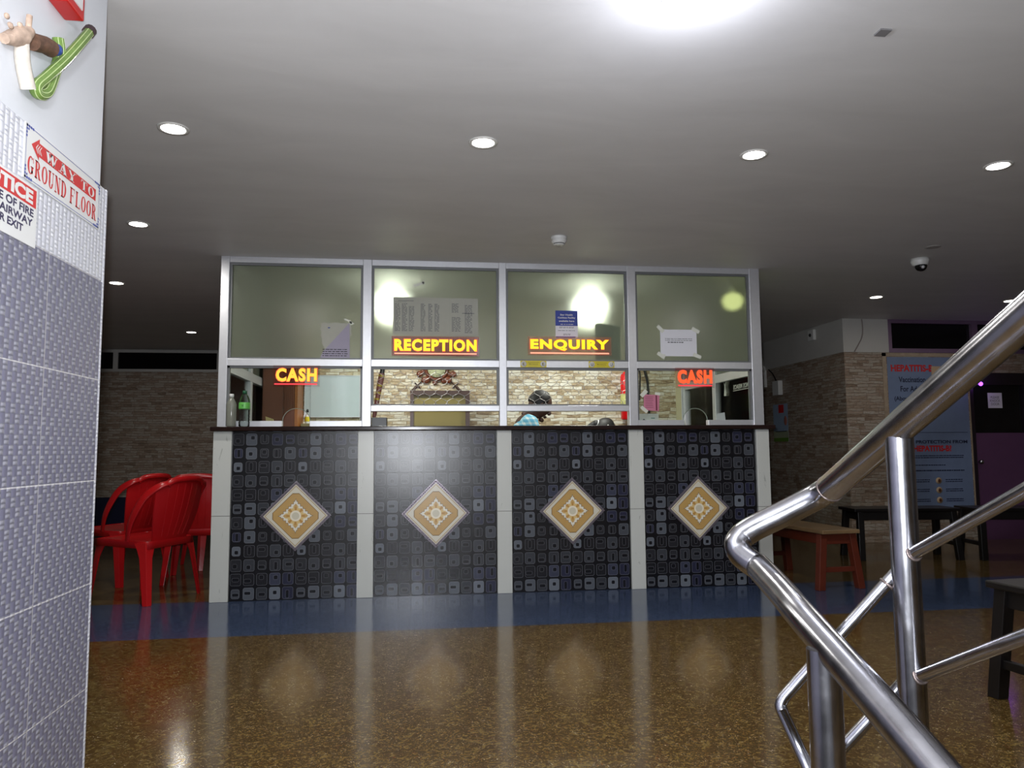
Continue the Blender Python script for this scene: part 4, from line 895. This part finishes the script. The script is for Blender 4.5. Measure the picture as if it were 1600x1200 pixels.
def person(label, x, y, seat, skin, shirt, hair, head_tilt, pony, hx=.235, hz=.755):
    """sits facing +x"""
    t = thing('person', label, 'person', (x, y, 0)); L = lambda a, b, c: (x+a, y+b, seat+c)
    n = [(*L(0, 0, .11), .13, .12), (*L(.02, 0, .26), .125, .10), (*L(.07, 0, .42), .135, .10), (*L(.12, 0, .52), .10, .08), (*L(.12+(hx-.12)*.4, 0, .52+(hz-.52)*.32), .056, .056), (*L(.12+(hx-.12)*.72, 0, .52+(hz-.52)*.62), .056, .056)]
    e = [(0, 1), (1, 2), (2, 3), (3, 4), (4, 5)]
    for s in (-1, 1):
        i = len(n); n += [(*L(.11, s*.17, .50), .055), (*L(.16, s*.22, .28), .045), (*L(.36, s*.16, .22), .034), (*L(.40, s*.145, .22), .027)]; e += [(3, i), (i, i+1), (i+1, i+2), (i+2, i+3)]
        hands(n, e, i+3, Vector((1, -s*.2, -.02)), s)
        i = len(n); hh = seat
        n += [(*L(.10, s*.10, .07), .085), (*L(.42, s*.12, .06), .06), (x+.44, y+s*.12, max(.25, seat*.5), .045), (x+.42, y+s*.12, .06, .035), (x+.53, y+s*.13, .035, .035, .03)]
        e += [(0, i), (i, i+1), (i+1, i+2), (i+2, i+3), (i+3, i+4)]
    body = skin_mesh('body', n, e, skin, t)
    # head on the neck, turned to +x and bent down
    hc = Vector(L(hx, 0, hz)); rot = Matrix.Rotation(head_tilt, 4, 'Y'); X = Matrix.Translation(hc) @ rot
    def fn(d):
        k = d.copy()
        if d.z < 0: k.x *= 1-.10*(-d.z); k.y *= 1-.28*(-d.z)
        if d.x < 0: k.x *= 1.05
        return k
    h = MB().ball((0, 0, 0), .094, .075, .112, 24, 18, fn=fn)
    h.ball((.098, 0, -.018), .018, .013, .02, 10, 8)                     # nose
    h.tube([(.088, 0, .018), (.103, 0, -.02)], [.008, .011], 8)
    h.ball((.086, 0, -.058), .014, .024, .006, 10, 6).ball((.083, 0, -.068), .013, .021, .006, 10, 6)   # lips
    h.ball((.070, 0, -.098), .024, .026, .018, 12, 8)                    # chin
    for s in (-1, 1):
        h.ball((.078, s*.032, .028), .014, .022, .006, 10, 6)           # brow
        h.ball((.0, s*.078, -.008), .016, .008, .030, 10, 8)            # ear
    h.tube([(-.02, 0, -.05), (-.045, 0, -.15)], [.055, .055], 14)
    o = h.build('head', skin, t, xf=X)
    ey = MB()
    for s in (-1, 1): ey.ball((.082, s*.031, .008), .010, .013, .008, 10, 6)
    ey.build('eyes', M['ink'], t, xf=X)
    hr = MB(); hr.ball((-.012, 0, .018), .100, .083, .108, 24, 18, fn=lambda d: Vector((d.x*(1 if d.x < .1 else .80) , d.y, d.z if d.z > -.35 else -.35)))
    if pony:
        hr.ball((-.105, 0, .035), .035, .04, .035, 12, 8).tube(cr([(-.115, 0, .03), (-.15, .0, -.02), (-.15, 0, -.12), (-.13, 0, -.2)]), [.03, .03, .026, .012], 10)
    hr.build('hair', hair, t, xf=X)
    if pony: MB().tube([(-.098, .035*math.cos(a), .035+.036*math.sin(a)) for a in [2*PI*k/16 for k in range(16)]], .006, 6, closed=True, up=(1, 0, 0)).tube(cr([(-.02, -.083, .06), (-.05, -.084, -.0), (-.06, -.082, -.07)]), .005, 6).tube(cr([(-.02, -.083, .06), (-.0, -.086, -.0), (.03, -.080, -.06)]), .005, 6).build('hair_band', M['white'], t, xf=X)
    # shirt: shell over torso, shoulders and sleeves
    sn = [(*L(0, 0, .10), .15, .14), (*L(.02, 0, .26), .14, .115), (*L(.07, 0, .42), .15, .115), (*L(.12, 0, .52), .115, .09), (*L(.12+(hx-.12)*.3, 0, .52+(hz-.52)*.2), .068, .064)]
    se = [(0, 1), (1, 2), (2, 3), (3, 4)]
    for s in (-1, 1):
        i = len(sn); sn += [(*L(.11, s*.17, .50), .070), (*L(.15, s*.215, .32), .062), (*L(.17, s*.22, .25), .060)]; se += [(3, i), (i, i+1), (i+1, i+2)]
    skin_mesh('shirt', sn, se, shirt, t)
    tn = [(*L(0, 0, .12), .15, .135)]; te = []
    for s in (-1, 1):
        i = len(tn); tn += [(*L(.10, s*.10, .075), .10), (*L(.42, s*.12, .065), .072), (x+.44, y+s*.12, max(.25, seat*.5), .06), (x+.425, y+s*.12, .11, .055)]; te += [(0, i), (i, i+1), (i+1, i+2), (i+2, i+3)]
    skin_mesh('trousers', tn, te, simple('dark_trousers', (34, 36, 44), .8), t)
    return t
def mat_plaid():
    t = NT('light_blue_plaid_shirt'); x, y, z = t.sep(); a = t.m('FRACT', t.m('MULTIPLY', t.m('ADD', x, t.m('MULTIPLY', z, .4)), 22.)); b = t.m('FRACT', t.m('MULTIPLY', z, 24.))
    f = t.m('ADD', t.m('MULTIPLY', t.m('GREATER_THAN', a, .62), .5), t.m('MULTIPLY', t.m('GREATER_THAN', b, .6), .5))
    t.p(color=t.ramp(f, [(0, lin((86, 160, 190))), (.5, lin((140, 186, 200))), (1, lin((196, 208, 206)))]), rough=.8); return t.mat
hairm = simple('black_hair', (16, 12, 12), .6, var=.3, sc=60)
person('man in a light blue plaid shirt bending over the desk below the ENQUIRY sign', 1.86, .76, .70, simple('brown_skin', (72, 46, 34), .5), mat_plaid(), hairm, .55, False, .218, .655)
person('seated person with black tied hair and a white band, right of the plaid shirt', 2.45, 1.0, .38, simple('brown_skin_2', (96, 62, 46), .5), simple('dark_maroon_top', (70, 30, 40), .8), hairm, .40, True)
def stool(label, x, y, h):
    t = thing('office_stool', label, 'stool', (x, y, 0), 'stools behind the counter')
    MB().lathe([(.16, h-.05), (.17, h-.03), (.165, h-.008), (.14, h)], (x, y, 0), 24).build('seat', M['black'], t)
    MB().lathe([(.02, .05), (.02, h-.05)], (x, y, 0), 14).build('column', M['steel'], t)
    for k in range(5):
        a = 2*PI*k/5; MB().tube([(x, y, .06), (x+.2*math.cos(a), y+.2*math.sin(a), .02)], [.018, .014], 8).build('leg', M['black'], t)
stool('black stool carrying the man in the plaid shirt', 1.86, .76, .64); stool('black stool carrying the person with tied hair', 2.45, 1.03, .30)

# ------------------------------------------------------------------ stair rails
XA, XB_ = 1.838, 1.664
t = thing('stair_railing', 'polished steel stair railing turning back on itself in the foreground', 'railing', (XA, -4.2, 0))
R0 = .0255
up_ = lambda y: .904+(-3.972-y)*.500
MB().tube([(XA, -5.6, up_(-5.6)), (XA, -4.9, up_(-4.9)), (XA, -4.4, up_(-4.4)), (XA, -3.972, .904)], R0, 28).build('upper_handrail', M['steel'], t)
loop = cr([(XA, -3.985, .9105), (XA-.012, -3.955, .893), (1.780, -3.925, .862), (1.728, -3.900, .832), (1.703, -3.893, .816)], 8)
bend = cr([(1.703, -3.893, .816), (1.690, -3.894, .800), (1.690, -3.904, .784), (1.696, -3.925, .772), (1.706, -3.95, .762)], 6)
pts = [p for p in loop[:-1]]+[p for p in bend]
low = [(1.706, -3.95, .762), (1.688, -4.08, .737), (1.672, -4.195, .711), (1.664, -4.47, .618), (1.655, -4.9, .45), (1.648, -5.3, .28)]
pts = pts[:-1]+cr(low, 5)
MB().tube(pts, R0*.98, 28, cap=True).build('lower_handrail', M['steel'], t)
rb = .0215
MB().tube([(XA-.002, -4.203, 0), (XA, -4.2, 1.012)], rb, 28).build('post', M['steel'], t)
MB().tube([(1.662, -4.253, 0), (1.662, -4.253, .688)], .0245, 28).build('post', M['steel'], t)
for (x_, y_) in ((XA, -4.203), (1.662, -4.253)): MB().lathe([(.05, 0), (.05, .006), (.03, .012)], (x_, y_, 0), 24).build('base_flange', M['steel'], t)
MB().tube([(XA, -5.35, 0), (XA, -5.35, up_(-5.35))], rb, 20).build('post', M['steel'], t)
rr = .0098
MB().tube([(XA, -5.33, 1.372), (XA, -4.449, .929), (XA, -4.233, .826), (XA, -4.185, .797)], rr, 16).build('infill_rail', M['steel'], t)
MB().tube([(XA, -5.33, 1.182), (XA, -4.434, .742), (XA, -4.232, .637), (XA, -4.2, .622)], rr, 16).build('infill_rail', M['steel'], t)
for top, lo in ((.793, .577), (.618, .402)):
    MB().tube([(XA, -4.187, top), (1.688, -4.128, lo+.030)]+cr([(1.676, -4.124, lo+.015), (1.663, -4.121, lo), (1.656, -4.122, lo-.012), (1.656, -4.128, lo-.022)], 5)+[(1.661, -4.19, lo-.080), (1.662, -4.253, lo-.14), (1.657, -4.9, lo-.50)], rr, 16).build('infill_rail', M['steel'], t)
def wring(c, ax, r, rt=.0022):
    wd = MB()
    ax = Vector(ax).normalized(); a = ax.orthogonal().normalized(); b = ax.cross(a); c = Vector(c)
    wd.tube([c+(a*math.cos(2*PI*k/18)+b*math.sin(2*PI*k/18))*r*(1+.05*random.random()) for k in range(18)], rt, 6, closed=True, up=tuple(ax)).build('weld_bead', M['weld'], t)
wring((XA, -4.222, .820), (0, -1, .48), rr+.001); wring((XA, -4.222, .632), (0, -1, .48), rr+.001); wring((1.817, -4.18, .766), (-1, .4, -1.2), rr+.001)
wring((XA, -3.985, .9105), (0, -1, .5), R0-.001); wring((1.662, -4.228, .465), (0, -1, -.9), rr+.001)

# ------------------------------------------------------------------ signs and pipe on the tiled stair wall
def serif(mb, ch, org, w, h, mi, lift):
    """one roman letter with thick stems and slab serifs"""
    R_, U_, N_ = FR['px']; o = Vector(org)+N_*lift
    def P(a, b): return o+R_*(a*w)+U_*(b*h)
    def bar(x0, y0, x1, y1): mb.add([P(x0, y0), P(x1, y0), P(x1, y1), P(x0, y1)], [(0, 1, 2, 3)], mi)
    def line(x0, y0, x1, y1, t): 
        mb.add([P(x0-t/2, y0), P(x0+t/2, y0), P(x1+t/2, y1), P(x1-t/2, y1)], [(0, 1, 2, 3)], mi)
    def arc(cx, cy, rx, ry, a0, a1, tx, ty, n=14):
        vs = []
        for k in range(n+1):
            a = math.radians(a0+(a1-a0)*k/n); c, s = math.cos(a), math.sin(a)
            vs += [P(cx+rx*c, cy+ry*s), P(cx+(rx-tx)*c, cy+(ry-ty)*s)]
        mb.add(vs, [(2*k, 2*k+2, 2*k+3, 2*k+1) for k in range(n)], mi)
    S_ = .26; T = .10; q = .07
    def stem(x, y0=0, y1=1, sf=(1, 1)):
        bar(x, y0, x+S_, y1)
        if sf[0]: bar(x-.09, y0, x+S_+.09, y0+q)
        if sf[1]: bar(x-.09, y1-q, x+S_+.09, y1)
    if ch == 'O': arc(.5, .5, .48, .5, 0, 360, S_, .07, 28)
    elif ch == 'G': arc(.5, .5, .48, .5, 50, 325, S_, .07, 24); bar(.62, .08, .62+S_, .45); bar(.5, .40, .98, .46); bar(.86, .68, .93, 1)
    elif ch == 'R': stem(.12); arc(.40, .74, .42, .26, -90, 90, .24, .07); bar(.3, .93, .42, 1); bar(.3, .48, .42, .55); line(.55, .5, .80, .03, .26); bar(.68, 0, 1.0, q)
    elif ch == 'U': bar(.10, .3, .10+S_, 1); bar(.0, 1-q, .46, 1); arc(.46, .32, .36, .32, 180, 360, .22, .07); bar(.76, .3, .84, 1); bar(.64, 1-q, .98, 1)
    elif ch == 'N': bar(.13, 0, .21, 1); bar(.0, 0, .36, q); bar(.0, 1-q, .3, 1); line(.24, 1, .78, 0, .28); bar(.79, 0, .87, 1); bar(.66, 1-q, 1.0, 1)
    elif ch == 'D': stem(.12); arc(.38, .5, .58, .5, -90, 90, S_, .07, 20)
    elif ch == 'F': stem(.12); bar(.3, 1-q, .92, 1); bar(.85, .72, .92, 1); bar(.3, .49, .68, .55); bar(.62, .42, .68, .62)
    elif ch == 'L': stem(.12); bar(.3, 0, .92, q); bar(.85, 0, .92, .30)
    elif ch == 'T': stem(.37, sf=(1, 0)); bar(.04, 1-q, .96, 1); bar(.04, .72, .11, 1); bar(.89, .72, .96, 1)
    elif ch == 'A': line(.22, 0, .5, 1, .08); line(.78, 0, .5, 1, .28); bar(.3, .28, .7, .35); bar(.05, 0, .4, q); bar(.55, 0, .98, q)
    elif ch == 'W': line(.12, 1, .30, 0, .22); line(.30, 0, .5, 1, .08); line(.48, 1, .68, 0, .22); line(.70, 0, .90, 1, .08); bar(0, 1-q, .62, 1); bar(.78, 1-q, 1.0, 1)
    elif ch == 'Y': line(.5, .45, .16, 1, .24); line(.5, .45, .86, 1, .08); bar(.37, 0, .63, .5); bar(.25, 0, .75, q); bar(.0, 1-q, .36, 1); bar(.7, 1-q, 1.0, 1)
SX = .1402
m = MB(); m.box(SX, SX+.003, -3.486, -3.055, 1.635, 1.770)
L = .0034; R_, U_, N_ = FR['px']
def qd(y0, y1, z0, z1, mi, lift=L): m.add([(SX+lift, y0, z0), (SX+lift, y1, z0), (SX+lift, y1, z1), (SX+lift, y0, z1)], [(0, 1, 2, 3)], mi)
# border line with square corner marks
for y0, y1, z0, z1 in ((-3.480, -3.061, 1.639, 1.6405), (-3.480, -3.061, 1.7645, 1.766), (-3.480, -3.4785, 1.639, 1.766), (-3.0625, -3.061, 1.639, 1.766)): qd(y0, y1, z0, z1, 2)
for sy, y0 in ((1, -3.482), (-1, -3.059)):
    for sz, z0 in ((1, 1.637), (-1, 1.768)):
        for k in range(4):
            a, b = sorted((y0+sy*k*.0095, y0+sy*(k*.0095+.007))); c, d = sorted((z0, z0+sz*.006)); qd(a, b, c, d, 2, L+.0003)
            a, b = sorted((y0, y0+sy*.006)); c, d = sorted((z0+sz*k*.0085, z0+sz*(k*.0085+.006))); qd(a, b, c, d, 2, L+.0003)
        a, b = sorted((y0+sy*.008, y0+sy*.014)); c, d = sorted((z0+sz*.008, z0+sz*.013)); qd(a, b, c, d, 2, L+.0003)
# red arrow carrying WAY TO
ya = -3.455
m.add([(SX+L, ya, 1.727), (SX+L, ya+.038, 1.700), (SX+L, ya+.038, 1.710), (SX+L, -3.085, 1.710), (SX+L, -3.085, 1.744), (SX+L, ya+.038, 1.744), (SX+L, ya+.038, 1.754)], [(0, 1, 2, 3, 4, 5, 6)], 1)
for k in range(3): m.add([(SX+L+.0004, ya+.020+k*.009, 1.727), (SX+L+.0004, ya+.030+k*.009, 1.716), (SX+L+.0004, ya+.033+k*.009, 1.716), (SX+L+.0004, ya+.024+k*.009, 1.727), (SX+L+.0004, ya+.033+k*.009, 1.738), (SX+L+.0004, ya+.030+k*.009, 1.738)], [(0, 1, 2, 3, 4, 5)], 0)
for ch, y0, w in (('W', -3.385, .062), ('A', -3.318, .052), ('Y', -3.264, .050), ('T', -3.185, .042), ('O', -3.138, .042)): serif(m, ch, (SX, y0, 1.7135), w, .027, 0, L+.0005)
y0 = -3.470
for ch in 'GROUND FLOOR':
    if ch == ' ': y0 += .016; continue
    serif(m, ch, (SX, y0, 1.653), .0305, .044, 1, L+.0003); y0 += .0345
tag(m.build('direction_sign', [M['white'], M['ink_red'], M['blue']], fixn=False), 'white sign with red WAY TO GROUND FLOOR lettering on the tiled stair wall', 'sign')
m = MB(); m.box(SX, SX+.003, -3.712, -3.414, 1.482, 1.628); m.add([(SX+L, -3.706, 1.578), (SX+L, -3.420, 1.578), (SX+L, -3.420, 1.622), (SX+L, -3.706, 1.622)], [(0, 1, 2, 3)], 1)
text(m, 'NOTICE', (SX, -3.690, 1.583), .254, .034, 'px', bold=.05, mi=0, lift=L+.0004)
text(m, 'IN CASE OF FIRE', (SX, -3.700, 1.553), .270, .020, 'px', bold=.035, mi=2, lift=L); text(m, 'USE STAIRWAY', (SX, -3.690, 1.529), .258, .019, 'px', bold=.035, mi=2, lift=L); text(m, 'FOR EXIT', (SX, -3.62, 1.505), .145, .019, 'px', bold=.035, mi=2, lift=L)
tag(m.build('fire_notice', [M['white'], M['ink_red'], simple('dark_violet_lettering', (44, 38, 76), .5)], fixn=False), 'NOTICE sign in red, white and dark lettering, cut by the left picture edge', 'sign')
# old pipe stubs and twisted green pipe
PX = .128
t = thing('pipe_stub', 'twisted green striped hose with brown and white pipe stubs on the wall above the sign', 'pipe', (PX, -3.4, 1.9))
def yz(px, py):   # wall point seen at that spot of the tiled wall
    return px
gm_ = simple('pale_green_stripe', (186, 204, 142), .25); gm = NT('green_striped_hose'); gx, gy, gz = gm.sep(); wv = gm.m('SINE', gm.m('MULTIPLY', gm.m('ADD', gm.m('MULTIPLY', gy, 1.), gm.m('MULTIPLY', gz, -1.3)), 900.))
gm.p(color=gm.mix(gm.noise(sc=60), lin((84, 112, 48)), lin((122, 150, 76))), rough=.2)
def wp(y, z, d=.02): return (PX+d, y, z)
hose = cr([wp(-3.208, 2.150, .03), wp(-3.27, 2.085, .035), wp(-3.345, 1.995, .03), wp(-3.415, 1.915, .022), wp(-3.455, 1.870, .018), wp(-3.442, 1.858, .018), wp(-3.405, 1.880, .02), wp(-3.365, 1.945, .016), wp(-3.345, 2.01, .018), wp(-3.352, 2.05, .016)], 6)
MB().tube(hose, [.0135]*len(hose), 14).build('green_hose', gm.mat, t)
hs = MB()
for th in (-1.15, -.35, .45, 1.25):
    L2 = []
    for k, q in enumerate(hose):
        T_ = (hose[min(k+1, len(hose)-1)]-hose[max(k-1, 0)]).normalized(); sd_ = T_.cross(Vector((1, 0, 0))).normalized()
        L2.append(q+Vector((1, 0, 0))*.0128*math.cos(th)+sd_*.0128*math.sin(th))
    hs.tube(L2, .0014, 5)
hs.build('hose_stripes', gm_, t)
MB().tube([wp(-3.200, 2.160, .03), wp(-3.214, 2.144, .03)], .0165, 12).build('hose_end', simple('dark_hose_end', (58, 40, 44), .5), t)
MB().tube([wp(-3.47, 1.975, .012), wp(-3.42, 1.995, .016), wp(-3.392, 2.0, .02)], .021, 14).build('brown_pipe', simple('rusty_brown_pipe', (104, 74, 56), .7, var=.4, sc=60, bump=.5), t)
MB().ball(wp(-3.385, 2.002, .03), .014, .014, .015).build('blue_plug', simple('blue_plug', (44, 68, 128), .4), t)
MB().tube(cr([wp(-3.525, 1.955, .016), wp(-3.515, 1.90, .016), wp(-3.485, 1.850, .016)], 5), [.016, .017], 12).build('white_pipe', simple('flaking_white_pipe', (212, 204, 192), .5, var=.2, sc=50), t)
m = MB(); m.tube([wp(-3.585, 1.918, .01), wp(-3.53, 1.952, .014), wp(-3.485, 1.992, .014)], [.012, .024, .012], 10)
for k in range(16): m.ball(wp(-3.60+.11*random.random(), 1.925+.05*random.random(), .02), .006, .006+.006*random.random(), .007, 6, 4)
m.tube([wp(-3.49, 1.99, .012), wp(-3.487, 2.03, .012)], .007, 8)
m.build('plaster_lump', simple('rust_stained_plaster', (196, 170, 150), .8, var=.35, sc=45, bump=.6), t)
t = thing('alarm_box', 'red box on the white painted wall, cut by the top picture edge', 'box', (PX, -3.335, 2.14))
MB().box(PX, PX+.05, -3.385, -3.285, 2.135, 2.24).build('box_cover', simple('red_box_enamel', (190, 26, 26), .35), t, bev=.005)
MB().box(PX+.05, PX+.053, -3.365, -3.305, 2.155, 2.22).build('front_plate', M['white'], t)
